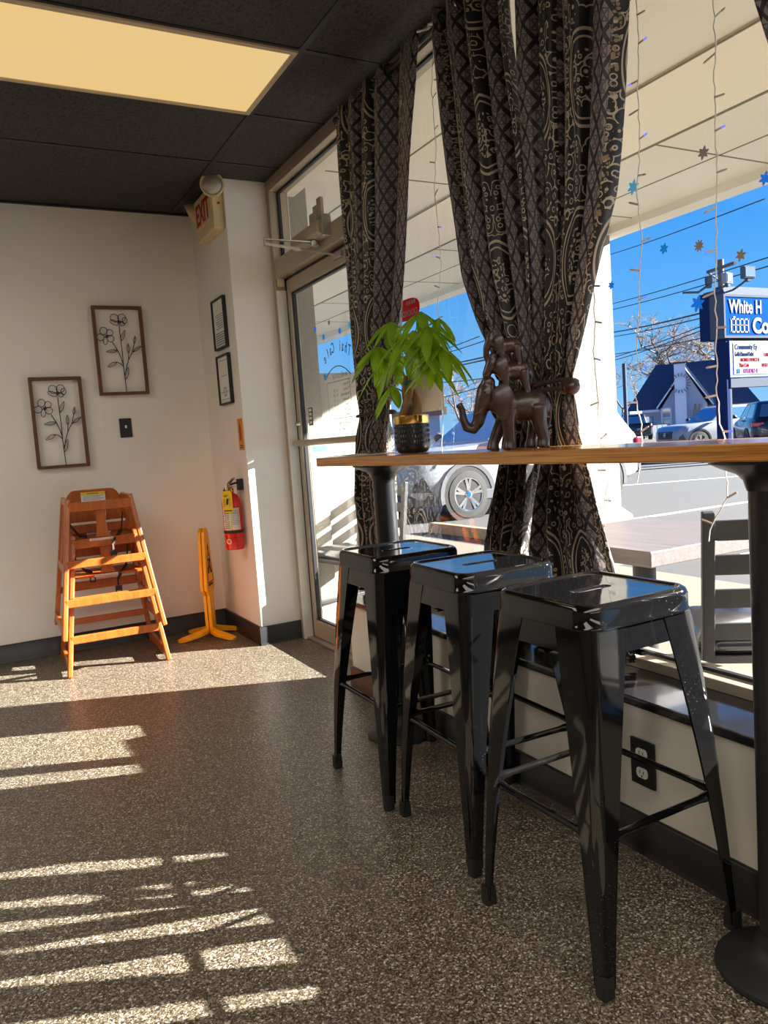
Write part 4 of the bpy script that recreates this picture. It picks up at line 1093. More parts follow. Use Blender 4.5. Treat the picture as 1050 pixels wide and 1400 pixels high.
flake(1046, 244, 10, M['blueflake'], 'bright blue snowflake gel cut by the right picture edge')
flake(954, 415, 12, M['blueflake'], 'large blue snowflake gel left of the blue roadside sign')
flake(836, 390, 6, M['blueflake'], 'tiny blue snowflake gel beside the stucco column')
DXF = 1.7175
flake(431, 450, 5, M['blueflake'], 'solid blue snowflake gel leftmost on the door glass', DXF)
flake(442.5, 461, 5, M['tealflake'], 'teal snowflake gel just above the mirrored door lettering', DXF)
flake(464.5, 452.5, 5, M['blueflake'], 'blue snowflake gel middle of the door glass row', DXF)
flake(477.5, 444, 5, M['ltflake'], 'pale snowflake gel on the door glass next to the curtain edge', DXF)
flake(450, 441, 4, M['greyflake'], 'faint grey snowflake gel highest on the door glass', DXF)
flake(444.5, 515, 4.5, M['tealflake'], 'teal snowflake gel at the corner of the opening hours box', DXF)

# ------------------------------------------------------------------ red oval sticker and paper notice on the glass
c = on(556, 424, 0, 1.705); ty = (on(556, 408, 0, 1.705) - on(556, 438, 0, 1.705)).z
rs = root('round_sticker', c, 'red rounded sticker with mirrored white letters peeking from behind the left curtain', 'sticker')
rx, rz_ = .105, ty / 2
P = [(rx * math.copysign(abs(cos(t_)) ** .75, cos(t_)), rz_ * math.copysign(abs(sin(t_)) ** .75, sin(t_))) for t_ in [2 * pi * k / 40 for k in range(40)]]
MB().prism(P, (0, 0, 0), (0, 1, 0), U3, .001).build('sticker', M['sticker_red'], rs, smooth=False)
text('lettering', 'DOORDASH', .034, (-.0006, -.088, -.026), (0, 1, 0), U3, M['paper'], rs, .0004, .0004)
b = MB(); [b.span((-.0008, -.075 + k * .02, .018), (-.0002, -.062 + k * .02, .034)) for k in range(4)]; b.build('small_print', M['paper'], rs, smooth=False)
pa, pb_ = on(553, 472, 0, 1.704), on(608, 560, 0, 1.704)
pn = root('paper_notice', ((pa + pb_) / 2), 'white paper notice taped to the window behind the potted plant', 'notice')
MB().span((1.7035, pb_.y, pb_.z), (1.7043, pa.y, pa.z)).build('sheet', M['paper'], pn, smooth=False, world=True)
b = MB()
for q in ((pa.y, pb_.z), (pb_.y, pb_.z)): b.span((1.7045, q[0] - .012, q[1] - .02), (1.7052, q[0] + .012, q[1] + .012))
b.build('tape', M['aluw'], pn, smooth=False, world=True)
# ------------------------------------------------------------------ outside: ground, canopy, columns
GZ = -.10
struct(MB().span((1.78, -14, -.25), (4.72, 16, -.05)).build('sidewalk', M['concrete'], smooth=False))
struct(MB().span((4.72, -60, -.30), (220, 220, GZ)).build('parking_lot', M['asphalt'], smooth=False))
cn = bpy.data.objects.new('canopy', None); COL.objects.link(cn); cn.location = (3.4, 1, 2.75); struct(cn)
YA, YB = -14, 15
p = MB().span((1.78, YA, 2.75), (3.05, YB, 2.80)).span((3.72, YA, 2.745), (4.82, YB, 2.80))
p.build('soffit', M['soffit'], cn, smooth=False, world=True)
MB().span((3.05, YA, 2.738), (3.72, YB, 2.80)).build('soffit_beam', plain('soffit_bounce_tint', srgb(230, 218, 196), .6), cn, smooth=False, world=True)  # band coloured warmer to imitate light reflected onto it
b = MB()
b.span((4.82, YA, 2.685), (5.0, YB, 3.35)); b.span((1.76, YA, 2.63), (1.90, 3.0, 3.35)); b.span((1.78, YA, 2.80), (5.0, YB, 2.86)); b.span((1.76, 3.0, 2.63), (1.90, YB, 3.35))
b.build('fascia', M['soffit'], cn, smooth=False, world=True)
sm = MB()
for x in (3.05, 3.715, 3.745, 4.3): sm.span((x - .006, YA, 2.7355 if x < 3.73 else 2.7425), (x + .006, YB, 2.7385 if x < 3.73 else 2.7455))
sm.span((2.42, YA, 2.7475), (2.432, YB, 2.7505))
y = YA
while y < YB:
    sm.span((1.90, y - .006, 2.7475), (3.05, y + .006, 2.7505)); sm.span((3.75, y + .25, 2.7425), (4.82, y + .262, 2.7455)); y += 1.22
sm.build('seam', plain('soffit_joint', srgb(120, 108, 92), .8), cn, smooth=False, world=True)
# building return walls beside the door, seen through it
struct(MB().span((1.78, 4.45, -.05), (1.985, 5.2, 2.746)).build('wall_outside_pier', M['stucco'], smooth=False, bevel=.01))
struct(MB().span((1.985, 4.50, -.05), (2.50, 4.62, 1.58)).build('wall_outside_low', plain('white_masonry', srgb(164, 160, 150), .8, noise=.04), smooth=False, bevel=.006))
struct(MB().span((1.76, -14, -.05), (1.80, 3.17, .42)).build('wall_outside_kerb', M['stucco'], smooth=False))
col = MB()
cx, cy = 4.60, 5.10
def sq(h, z): return [V((cx - h, cy - h, z)), V((cx + h, cy - h, z)), V((cx + h, cy + h, z)), V((cx - h, cy + h, z))]
col.loft([sq(.33, -.05), sq(.33, .33), sq(.325, .36), sq(.262, .43), sq(.258, 2.746)])
struct(col.build('column_outside', M['stucco'], smooth=True, ang=20))
for (x0, y0, x1, y1) in ((11.0, 4.5, 5.6, 4.5), (11.0, 7.25, 5.6, 7.25), (11.2, 12.2, 5.4, 12.2), (21.0, 7.6, 9.6, 12.2)):
    d = (V((x1, y1, 0)) - V((x0, y0, 0))).normalized()
    struct(MB().beam((x0, y0, GZ + .002), (x1, y1, GZ + .002), .10, .004).build('parking_line', M['line'], smooth=False))
w = root('wheel_stop', (5.28, 7.6, GZ), 'tan concrete wheel stop on the asphalt in front of the silver car', 'wheel stop')
MB().loft([[V((x, y, z)) for x, z in ((-.085, 0), (.085, 0), (.075, .09), (.05, .125), (-.05, .125), (-.075, .09))] for y in (-1.0, 1.0)]).build('block', M['stopc'], w, bevel=.012)

# ------------------------------------------------------------------ outdoor dining set
ot = root('outdoor_table', (2.34, 2.22, -.05), 'brown wood topped cafe table standing outside the window', 'table')
MB().span((1.965, 1.835, .645), (2.72, 2.54, .70)).build('table_top', M['darkwood'], ot, smooth=False, world=True, bevel=.004)
MB().lathe([(.045, -.02), (.045, .63), (.12, .632), (.12, .645)], (2.34, 2.22, 0), n=20).build('pedestal', M['chairblack'], ot, world=True)
MB().box((2.34, 2.22, -.03), (.56, .07, .035)).box((2.34, 2.22, -.03), (.07, .56, .035)).build('foot_cross', M['chairblack'], ot, smooth=False, world=True, bevel=.006)
def cafe_chair(loc, rz, label):
    r = root('cafe_chair', loc, label, 'chair', 'black ladder back chairs outside', rz)
    B = M['chairblack']
    for sx in (-1, 1):
        MB().beam((sx * .19, -.215, 0), (sx * .185, -.20, .45), .032, .032, up=(0, 1, 0)).beam((sx * .185, -.20, .44), (sx * .185, -.27, .92), .034, .028, up=(0, 1, 0)).build('rear_post', B, r, smooth=False, bevel=.004)
        MB().beam((sx * .19, .20, 0), (sx * .185, .19, .48), .03, .03, up=(0, 1, 0)).build('front_leg', B, r, smooth=False, bevel=.004)
        MB().beam((sx * .187, -.20, .20), (sx * .187, .19, .20), .016, .024).build('side_stretcher', B, r, smooth=False, bevel=.003)
    for z, h in ((.865, .058), (.765, .058), (.665, .055), (.565, .05)):
        yy = -.20 - .07 * (z - .44) / .48
        MB().beam((-.185, yy, z), (.185, yy, z), .014, h).build('slat', B, r, smooth=False, bevel=.004)
    MB().span((-.20, -.205, .465), (.20, .205, .49)).build('apron', B, r, smooth=False, bevel=.004)
    MB().loft([rsq(.19, .05, .491, 4), rsq(.207, .06, .505, 4), rsq(.208, .06, .525, 4), rsq(.195, .06, .548, 4), rsq(.14, .05, .558, 4)]).build('seat_pad', M['vinyl'], r)
    return r
chz = radians(-40)
cafe_chair((2.115, 1.555, -.05), chz, 'black ladder back chair outside the window, pulled up to the cafe table')
cafe_chair((2.06, 4.27, -.05), radians(100), 'black ladder back chair outside, seen through the glass door')

# ------------------------------------------------------------------ vehicles
def car(loc, rz, label, paint, L=4.6, W=1.84, H=1.68, R=.36, kind='suv', clad='clad', plate=None, lowbump=True):
    r = root('car', loc, label, 'car', None, rz)
    h = W / 2; n = -L / 2; e = L / 2
    def ring(x, zb, zs, hw, crown=.02):
        zm = (zb + zs) / 2
        return [V((x, -hw * .80, zb)), V((x, -hw * .97, zb + .10)), V((x, -hw, zm)), V((x, -hw * .985, zs - .10)), V((x, -hw * .90, zs)), V((x, -hw * .45, zs + crown)), V((x, hw * .45, zs + crown)), V((x, hw * .90, zs)), V((x, hw * .985, zs - .10)), V((x, hw, zm)), V((x, hw * .97, zb + .10)), V((x, hw * .80, zb))]
    bt_ = 1.09
    S = [(n + .02, .48, .74, h * .62), (n + .06, .36, .82, h * .80), (n + .20, .26, .95, h * .92), (n + .50, .22, 1.02, h * .98), (n + 1.2, .22, 1.07, h), (n + 1.55, .22, bt_ + .02, h), (0.2, .22, bt_ + .03, h), (e - 1.0, .24, bt_ + .05, h), (e - .35, .28, bt_ + .04, h * .98), (e - .10, .34, bt_, h * .92), (e, .44, .92, h * .80)]
    if kind == 'pickup': S = [(a, b, c + .08, d) for a, b, c, d in S]
    MB().loft([ring(*q) for q in S]).build('body', M[paint], r, ang=40)
    def gr(xf, xr, hw, z, rd=.12):
        pts = []
        for cxx, cyy, a0 in ((xr, hw, 0), (xf, hw, 90), (xf, -hw, 180), (xr, -hw, 270)):
            sx = -1 if cxx == xr else 1; sy = -1 if cyy > 0 else 1
            for k in range(4):
                a = radians(a0 + 30 * k); pts.append(V((cxx + sx * rd + rd * cos(a), cyy + sy * rd + rd * sin(a), z)))
        return pts
    xr_ = e - .12 if kind == 'suv' else .95
    xr2 = e - .50 if kind == 'suv' else .65
    z0 = bt_ + .01; zt = H
    A, B_ = (n + 1.45, xr_, h * .90), (n + 2.25, xr2, h * .70)
    f = lambda t_: tuple(A[i] + (B_[i] - A[i]) * t_ for i in range(3))
    MB().loft([gr(*f(0), z0), gr(*f(.45), z0 + (zt - z0) * .45), gr(*f(.86), z0 + (zt - z0) * .90), gr(*f(1.0), zt - .02), gr(f(1)[0] + .25, f(1)[1] - .2, f(1)[2] * .8, zt)]).build('cabin', M[paint], r, ang=40)
    g = lambda t_, off: (A[0] + (B_[0] - A[0]) * t_ - off, A[1] + (B_[1] - A[1]) * t_ + off, A[2] + (B_[2] - A[2]) * t_ + off)
    tz = lambda t_: z0 + (zt - z0) * t_ * (1.045 if t_ < .9 else 1)
    a, b = g(.06, .006), g(.80, .006)
    MB().hexa([V((a[0], -a[2] * .90, tz(.06))), V((a[0], a[2] * .90, tz(.06))), V((a[0] + .03, a[2] * .9, tz(.06))), V((a[0] + .03, -a[2] * .9, tz(.06))),
               V((b[0], -b[2] * .86, tz(.80))), V((b[0], b[2] * .86, tz(.80))), V((b[0] + .03, b[2] * .86, tz(.80))), V((b[0] + .03, -b[2] * .86, tz(.80)))]).build('windshield', M['carglass'], r, smooth=False)
    MB().hexa([V((a[1] - .03, -a[2] * .82, tz(.15))), V((a[1] - .03, a[2] * .82, tz(.15))), V((a[1], a[2] * .82, tz(.10))), V((a[1], -a[2] * .82, tz(.10))),
               V((b[1] - .03, -b[2] * .82, tz(.78))), V((b[1] - .03, b[2] * .82, tz(.78))), V((b[1], b[2] * .82, tz(.78))), V((b[1], -b[2] * .82, tz(.78)))]).build('rear_window', M['carglass'], r, smooth=False)
    for sy in (-1, 1):
        for (q0, q1) in ((.07, .47), (.50, .88)):
            xa0, xb0 = A[0] + (A[1] - A[0]) * q0 + (.18 if q0 < .1 else 0), A[0] + (A[1] - A[0]) * q1
            xa1, xb1 = B_[0] + (B_[1] - B_[0]) * q0 + .02, B_[0] + (B_[1] - B_[0]) * q1
            y0_, y1_ = g(.10, .004)[2] * sy, g(.80, .004)[2] * sy
            MB().hexa([V((xa0, y0_, tz(.08))), V((xb0, y0_, tz(.08))), V((xb0, y0_ - sy * .03, tz(.08))), V((xa0, y0_ - sy * .03, tz(.08))),
                       V((xa1, y1_, tz(.80))), V((xb1, y1_, tz(.80))), V((xb1, y1_ - sy * .03, tz(.80))), V((xa1, y1_ - sy * .03, tz(.80)))]).build('side_window', M['carglass'], r, smooth=False)
        MB().ell((n + 1.72, sy * (h + .09), bt_ + .12), (.07, .11, .07), 12, 8).beam((n + 1.74, sy * (h - .02), bt_ + .06), (n + 1.72, sy * (h + .05), bt_ + .10), .03, .03).build('side_mirror', M['black'], r)
        hl = MB().hexa([V((n + .10, sy * h * .60, .74)), V((n + .42, sy * h * .985, .78)), V((n + .52, sy * h * .955, .80)), V((n + .20, sy * h * .55, .76)),
                        V((n + .14, sy * h * .62, .86)), V((n + .50, sy * h * .985, .90)), V((n + .60, sy * h * .95, .90)), V((n + .24, sy * h * .56, .87))])
        hl.build('headlight', M['headlight'], r, smooth=False, bevel=.01)
        tl = MB().hexa([V((e - .30, sy * h * .95, .86)), V((e + .005, sy * h * .50, .86)), V((e + .005, sy * h * .50, .90)), V((e - .30, sy * h * 1.0, .90)),
                        V((e - .30, sy * h * .93, 1.00)), V((e - .05, sy * h * .48, .99)), V((e - .05, sy * h * .46, .99)), V((e - .30, sy * h * .97, 1.01))]) if False else MB().box((e - .09, sy * h * .80, .94), (.16, h * .36, .13))
        tl.build('tail_light', M['taillight'], r, smooth=False, bevel=.02)
        MB().beam((n + 1.25, sy * (h + .004), .34), (e - 1.25, sy * (h + .004), .34), .02, .14).build('sill_cladding', M[clad], r, smooth=False, bevel=.006)
    MB().hexa([V((n - .005, -h * .5, .50)), V((n - .005, h * .5, .50)), V((n + .08, h * .5, .50)), V((n + .08, -h * .5, .50)), V((n + .025, -h * .56, .80)), V((n + .025, h * .56, .80)), V((n + .10, h * .56, .80)), V((n + .10, -h * .56, .80))]).build('grille', M['black'], r, smooth=False, bevel=.01)
    MB().lathe([(.075, 0), (.075, .012), (.060, .012), (.060, 0)], (n + .005, 0, .67), 'X', 20, caps=False, rot=Matrix.Rotation(pi, 3, 'Z')).beam((n - .005, -.085, .67), (n - .005, .085, .67), .012, .022).build('emblem', M['chrome'], r)
    b = MB().loft([[V((n - .02, -h * .70, z)), V((n - .02, h * .70, z)), V((n + .40, h * .99, z)), V((n + .40, -h * .99, z))] for z in (.24, .40)])
    b.build('lower_bumper', M[clad], r, smooth=False, bevel=.02)
    b = MB()
    for sy in (-1, 1):
        b.hexa([V((n + .10, sy * h * .84, .46)), V((n + .34, sy * h * .995, .44)), V((n + .36, sy * h * .90, .44)), V((n + .14, sy * h * .78, .46)),
                V((n + .14, sy * h * .86, .64)), V((n + .24, sy * h * .955, .66)), V((n + .28, sy * h * .87, .66)), V((n + .18, sy * h * .80, .64))])
    b.build('fog_pocket', M['clad'], r, smooth=False)
    MB().box((e - .02, 0, .50), (.10, W * .86, .20)).build('rear_bumper', M[clad], r, smooth=False, bevel=.03)
    pl = MB().box((e + .012, 0, .78), (.012, .32, .16)).build('license_plate', M['signwhite'], r, smooth=False, bevel=.003)
    if plate: text('plate_text', plate, .11, (e + .019, -.13, .74), (0, 1, 0), U3, M['signnavy'], pl, .001)
    if kind == 'pickup':
        MB().box((e - .62, 0, bt_ + .10), (1.15, W * .90, .02)).build('bed_floor', M['black'], r, smooth=False)
    if kind == 'suv': MB().box((e - .02, 0, 1.0), (.05, W * .40, .03)).build('rear_trim', M['chrome'], r, smooth=False)
    for ax in (n + .96, e - .95):
        for sy in (-1, 1):
            c = V((ax, sy * (h - .092), R))
            rot = Matrix.Rotation(0 if sy > 0 else pi, 3, 'Z')
            # arch: dark recess and cladding lip
            pts = []
            arc = MB()
            rr = R + .075
            ringA = [[V((ax + (rr + dr) * cos(t_), sy * (h + dy), R + (rr + dr) * sin(t_))) for (dr, dy) in ((-.012, -.06), (-.012, .012), (.055, .014), (.06, -.06))] for t_ in [radians(-14 + 208 * k / 16) for k in range(17)]]
            arc.loft(ringA, True, True).build('wheel_arch', M[clad], r, ang=50)
            MB().lathe([(R + .06, -.02), (R + .06, .004)], (ax, sy * h, R), 'Y', 26, rot=Matrix.Rotation(0 if sy > 0 else pi, 3, 'Z')).build('wheel_well', M['black'], r)
            ty = MB().lathe([(R - .11, -.10), (R - .02, -.105), (R, -.08), (R, .08), (R - .02, .105), (R - .105, .112), (R - .115, .10), (R - .115, -.08)], c, 'Y', 36, caps=False, rot=rot).build('tyre', M['tyre'], r)
            rim = MB().lathe([(R - .113, .09), (R - .108, .108), (R - .125, .106), (R - .135, .085), (R - .14, .03), (.02, .03)], c, 'Y', 32, caps=False, rot=rot)
            for k in range(5):
                a = 2 * pi * k / 5 + .3
                for da in (-.16, .16):
                    p0 = V((cos(a) * .06, sy * .085, sin(a) * .06)); p1 = V((cos(a + da) * (R - .125), sy * .095, sin(a + da) * (R - .125)))
                    rim.beam(c + p0, c + p1, .042, .025, up=(0, 1, 0))
            rim.lathe([(.062, .07), (.062, .10), (.03, .108)], c, 'Y', 18, rot=rot)
            rim.build('rim', M['chrome'], ty, smooth=True)
            MB().lathe([(.032, .109), (.030, .114)], c, 'Y', 16, rot=rot).build('hub_cap', M['signcyan'], ty)
    return r
car((5.47 + 2.3, 9.42 + .92, GZ), 0, 'pale silver sport utility car parked nose-in behind the bar table', 'silver', clad='clad')
p = at(980, 572, 34); car((p.x, p.y, GZ), radians(-16), 'white sport utility car with round grille emblem below the roadside sign', 'carwhite', L=4.7, clad='black')
car((22.35, 15.75, GZ), radians(-135), 'dark blue car showing its red tail light at the right picture edge', 'cardark', L=4.6, H=1.62, clad='black', plate='DY-8')
p = at(866, 580, 60); car((p.x, p.y, GZ), radians(-128), 'black pickup truck seen from behind, beside the stucco column', 'carblack', L=5.2, W=1.95, H=1.85, kind='pickup', clad='clad')
p = at(845, 585, 52); car((p.x - 1.0, p.y + 1.0, GZ), radians(-128), 'white car mostly hidden by the stucco column, its red tail light showing', 'carwhite', L=4.5, clad='clad')

# ------------------------------------------------------------------ roadside sign
ps = at(984, 430, 22); YS = ps.y
def sx_(px, py=430): return on(px, py, 1, YS)
zt_, zb_ = sx_(992, 402).z, sx_(992, 462).z; xl = sx_(989, 430).x; xr = xl + 3.4
sg = root('roadside_sign', (xl + .3, YS + .2, GZ), 'tall roadside sign with blue panel above a white tenant panel', 'sign')
f = MB(); q = .06
f.span((xl, YS - .02, zb_), (xr, YS + .42, zb_ + q)); f.span((xl, YS - .02, zt_ - q), (xr, YS + .42, zt_)); f.span((xl, YS - .02, zb_ + q), (xl + q, YS + .42, zt_ - q)); f.span((xr - q, YS - .02, zb_ + q), (xr, YS + .42, zt_ - q))
f.build('frame', M['signgrey'], sg, smooth=False, world=True, bevel=.01)
MB().span((xl + q, YS, zb_ + q), (xr - q, YS + .40, zt_ - q)).build('blue_panel', M['signblue'], sg, smooth=False, world=True)
MB().span((xl - .02, YS + .42, zb_), (xr + .02, YS + .72, zt_ + .10)).build('back_cabinet', M['signnavy'], sg, smooth=False, world=True)
hh_ = zt_ - zb_
x1 = sx_(996, 420).x
text('lettering', 'White H', hh_ * .43, (x1, YS - .012, zt_ - hh_ * .42), (1, 0, 0), U3, M['signwhite'], sg, .008, .012, sx=.76, world=True)
xc = sx_(1028, 440).x
text('lettering', 'Co', hh_ * .50, (xc, YS - .012, zb_ + hh_ * .12), (1, 0, 0), U3, M['signwhite'], sg, .008, .02, sx=.95, world=True)
hx0, hx1 = sx_(998, 440).x, sx_(1024, 440).x; hz0, hz1 = zb_ + hh_ * .12, zb_ + hh_ * .45
b = MB().span((hx0, YS - .014, hz0), (hx1, YS - .004, hz0 + .04)).span((hx0, YS - .014, hz1 - .04), (hx1, YS - .004, hz1))
for k in range(5):
    xx = hx0 + .04 + (hx1 - hx0 - .08) * k / 4; b.span((xx - .025, YS - .014, hz0), (xx + .025, YS - .004, hz1))
b.span((hx0 + .04, YS - .014, hz0 + (hz1 - hz0) * .50), (hx1 - .04, YS - .004, hz0 + (hz1 - hz0) * .56)); b.span((hx0 + .12, YS - .014, hz1), (hx0 + .2, YS - .004, hz1 + .05))
b.build('house_symbol', M['signwhite'], sg, smooth=False, world=True)
# sloped louvre cap
MB().hexa([V((xl + .08, YS, zt_)), V((xr, YS, zt_)), V((xr, YS + .45, zt_)), V((xl + .08, YS + .45, zt_)), V((xl + .30, YS + .25, zt_ + .26)), V((xr, YS + .25, zt_ + .26)), V((xr, YS + .45, zt_ + .26)), V((xl + .30, YS + .45, zt_ + .26))]).build('cap', M['signgrey'], sg, smooth=False, world=True)
lz1, lz0 = sx_(1001, 466).z, sx_(1001, 516).z; lx = sx_(998, 490).x
MB().span((lx, YS - .0, lz0), (xr, YS + .35, lz1)).build('tenant_cabinet', plain('royal_blue_metal', srgb(24, 60, 150), .5), sg, smooth=False, world=True)
ix0 = sx_(1002.5, 490).x; iz1, iz0 = lz1 - .06, lz0 + .07
MB().span((ix0, YS - .012, iz0), (xr - .1, YS - .001, iz1)).build('tenant_panel', M['signwhite'], sg, smooth=False, world=True)
rowh = (iz1 - iz0)
rows = [(0, .25, 'Community Ey', 'signnavy', .0, .80), (.25, .46, "Gold's Diamond Outlet", 'signnavy', .0, .50), (.46, .62, 'MOBILE DEVICE R', 'signred', .22, .80), (.62, .80, 'Thai Cafe', 'signred', .16, .75), (.80, 1.0, 'STUDIO E', 'signpink', .32, .9)]
for (a, b_, s_, mt, dx, sx2) in rows:
    hgt = rowh * (b_ - a)
    text('tenant_lettering', s_, hgt * .92, (ix0 + .05 + dx, YS - .016, iz1 - rowh * b_ + hgt * .22), (1, 0, 0), U3, M[mt], sg, .003, .002, sx=sx2, world=True)
text('tenant_lettering', 'S1', rowh * .19, (ix0 + .10, YS - .016, iz0 + rowh * .04), (1, 0, 0), U3, M['signcyan'], sg, .003, .004, world=True)
text('tenant_lettering', 'BEST', rowh * .15, (ix0 + 1.12, YS - .016, iz1 - rowh * .77), (1, 0, 0), U3, M['signred'], sg, .003, .002, world=True)
text('tenant_lettering', 'USE', rowh * .15, (ix0 + 1.22, YS - .016, iz1 - rowh * .43), (1, 0, 0), U3, M['signred'], sg, .003, .002, world=True)
b = MB()
for k in (.25, .46, .62, .80): b.span((ix0, YS - .0155, iz1 - rowh * k - .006), (xr - .1, YS - .012, iz1 - rowh * k + .006))
b.span((ix0 + 1.02, YS - .0155, iz1 - rowh * .80), (ix0 + 1.03, YS - .012, iz1 - rowh * .62))
b.build('row_divider', M['inkgrey'], sg, smooth=False, world=True)
MB().span((lx + .04, YS + .02, lz0 - .26), (xr, YS + .30, lz0 - .03)).build('lower_louvre', M['signgrey'], sg, smooth=False, world=True)
px_ = sx_(999.5, 520).x
for xx in (px_, xr - .4):
    MB().span((xx - .10, YS + .05, GZ), (xx + .02, YS + .40, zb_)).build('post', M['signnavy'], sg, smooth=False, world=True)
    MB().span((xx + .02, YS + .05, GZ), (xx + .09, YS + .36, zb_)).build('post_face', M['signgrey'], sg, smooth=False, world=True)
def flood(px, py, s, label, mat, yaw):
    c = sx_(px, py); c.y = YS - .35
    r = root('floodlight', c, label, 'floodlight', 'floodlights on the roadside sign', yaw)
    hsg = MB().box((0, 0, .06), (.40 * s, .14, .32 * s)).build('housing', M[mat], r, smooth=False, bevel=.015)
    MB().box((0, -.075, .06), (.33 * s, .012, .25 * s)).build('lens', M['headlight'], hsg, smooth=False)
    MB().tube([(0, .05, -.12 * s), (0, .25, -.20), (0, .62, -.20 - (c.z - .22 - zt_) * .6)], .028, 8).box((0, .0, -.13 * s), (.12, .10, .08)).build('arm', M['signgrey'], r)
flood(953, 391, .6, 'small dark floodlight leftmost on the roadside sign arms', 'signgrey', .9)
flood(978, 388, .82, 'pale box floodlight in the middle above the roadside sign', 'signwhite', .2)
flood(1006, 380, .95, 'grey box floodlight highest above the roadside sign panel', 'signgrey', -.1)

# ------------------------------------------------------------------ utility poles and wires
pt = at(985, 355, 36); pb2 = V((pt.x, pt.y, GZ))
up_ = root('utility_pole', pb2, 'weathered utility pole with crossarm behind the roadside sign', 'utility pole')
MB().tube([pb2, pt], [.17, .12], 12).build('shaft', M['pole'], up_, world=True)
MB().beam(pt + V((-.3, -.9, -.35)), pt + V((.3, .9, -.30)), .10, .12).build('crossarm', M['pole'], up_, smooth=False, world=True)
MB().beam(pt + V((0, 0, -.9)), pt + V((.3, .9, -.30)), .06, .06).build('brace', M['pole'], up_, smooth=False, world=True)
tb = pt + V((-.35, -.2, -3.5)); MB().lathe([(.2, 0), (.24, .05), (.24, .5), (.1, .58)], tb, n=14).build('transformer', M['signnavy'], up_, world=True)
p2 = at(853, 497, 50); b2 = V((p2.x, p2.y, GZ))
u2 = root('street_pole', b2, 'slim grey pole standing left of the grey house', 'pole')
MB().tube([b2, p2], .12, 10).build('shaft', M['signgrey'], u2, world=True)
wires = [((835, 414), (1050, 352), 'topmost overhead wire pair, upper one, left of the roadside sign'), ((835, 422), (1050, 364), 'topmost overhead wire pair, lower one, left of the roadside sign'),
         ((835, 453), (975, 424), 'thick overhead wire crossing above the bare tree'), ((835, 459), (975, 431), 'thin overhead wire just under the thick one'),
         ((835, 488), (975, 440), 'overhead wire cutting through the bare tree crown, upper of three'), ((835, 492), (975, 446), 'overhead wire through the bare tree crown, middle of three'), ((835, 483), (975, 459), 'overhead wire through the bare tree crown, flattest of three'),
         ((590, 480), (655, 460), 'upper thin overhead wire seen between plant and elephants'), ((590, 485), (662, 466), 'second thin overhead wire seen between plant and elephants'),
         ((590, 499), (672, 486), 'upper dark overhead wire seen between plant and elephants'), ((590, 503), (672, 490), 'lower dark overhead wire seen between plant and elephants'),
         ((590, 521), (664, 517), 'nearly level overhead wire above the small bare tree'), ((590, 544), (664, 527), 'steep overhead wire just above the silver car roof'),
         ((838, 345), (1045, 272), 'faint high overhead wire under the canopy edge')]
for i, (a, b, lbl) in enumerate(wires):
    D0, D1 = 46, 27.5
    A, B = at(a[0], a[1], D0), at(b[0], b[1], D1); ext = (A - B) * .35
    A2 = A + ext; pts = [A2.lerp(B, k / 16) + V((0, 0, -.10 * sin(pi * k / 16))) for k in range(17)]
    o = MB().tube(pts, .030 if i in (2, 9, 10) else .020, 6).build('overhead_wire', M['cable'], None, world=False)
    tag(o, lbl, 'overhead wire', 'overhead wires across the sky')

# ------------------------------------------------------------------ grey house
HB = radians(49.0); HD = 74.0
hu = V((cos(HB), -sin(HB), 0)); hw_ = V((sin(HB), cos(HB), 0))
def hp(px, py, D=HD):
    r = ray(px, py); t_ = D / r.dot(hw_); P = r * t_
    return (P.dot(hu), P.z + EYE)
ho = root('house', hw_ * HD + V((0, 0, GZ)), 'grey blue house with dark roof and tall white chimney across the road', 'house', None, -HB)
# local axes: x = right as seen, y = away, z = up
def L3(px, py, dy=0.0):
    u, z = hp(px, py, HD + dy); return V((u, dy, z - GZ))
gz0 = 0.0
gl, gr_, ga = L3(901, 558), L3(972, 549), L3(936, 503)
zE = (gl.z + gr_.z) / 2
gbl = [V((gl.x + .3, 0, 0)), V((gr_.x - .3, 0, 0)), V((gr_.x - .3, 0, zE)), V((ga.x, 0, ga.z - .2)), V((gl.x + .3, 0, zE))]
MB().prism([(p.x, p.z) for p in gbl], (0, 0, 0), (1, 0, 0), (0, 0, 1), -9.0).build('gable_wall', M['siding'], ho, smooth=False)
for a, b in ((V((gl.x - .2, -.35, zE - .15)), V((ga.x, -.35, ga.z))), (V((gr_.x + .2, -.35, zE - .15)), V((ga.x, -.35, ga.z)))):
    MB().beam(a, b, .12, .38, up=(0, 1, 0)).build('bargeboard', M['trimw'], ho, smooth=False)
    a2, b2 = a + V((0, .06, .22)), b + V((0, .06, .25))
    MB().hexa([a2, b2, b2 + V((0, 9.2, 0)), a2 + V((0, 9.2, 0)), a2 + V((0, 0, .12)), b2 + V((0, 0, .12)), b2 + V((0, 9.2, .12)), a2 + V((0, 9.2, .12))]).build('gable_roof', M['roofblue'], ho, smooth=False)
rl, rr_ = L3(856, 563, .2), L3(1040, 560, .2); ridge = L3(940, 499, 4.5)
el0, er0 = V((rl.x, .2, rl.z)), V((rr_.x, .2, rl.z))
zr_ = ridge.z + .25
MB().loft([[el0, er0, V((rr_.x, 9.0, rl.z)), V((rl.x, 9.0, rl.z))], [V((rl.x + 2.6, 4.4, zr_)), V((rr_.x - 2.6, 4.4, zr_)), V((rr_.x - 2.6, 4.8, zr_)), V((rl.x + 2.6, 4.8, zr_))]]).build('main_roof', M['roofblue'], ho, smooth=False)
MB().span((rl.x + .5, .7, 0), (rr_.x - .5, 8.6, rl.z + .02)).build('side_wall', M['siding'], ho, smooth=False)
MB().span((rl.x, .1, rl.z - .22), (gl.x, .3, rl.z)).build('gutter', M['trimw'], ho, smooth=False)
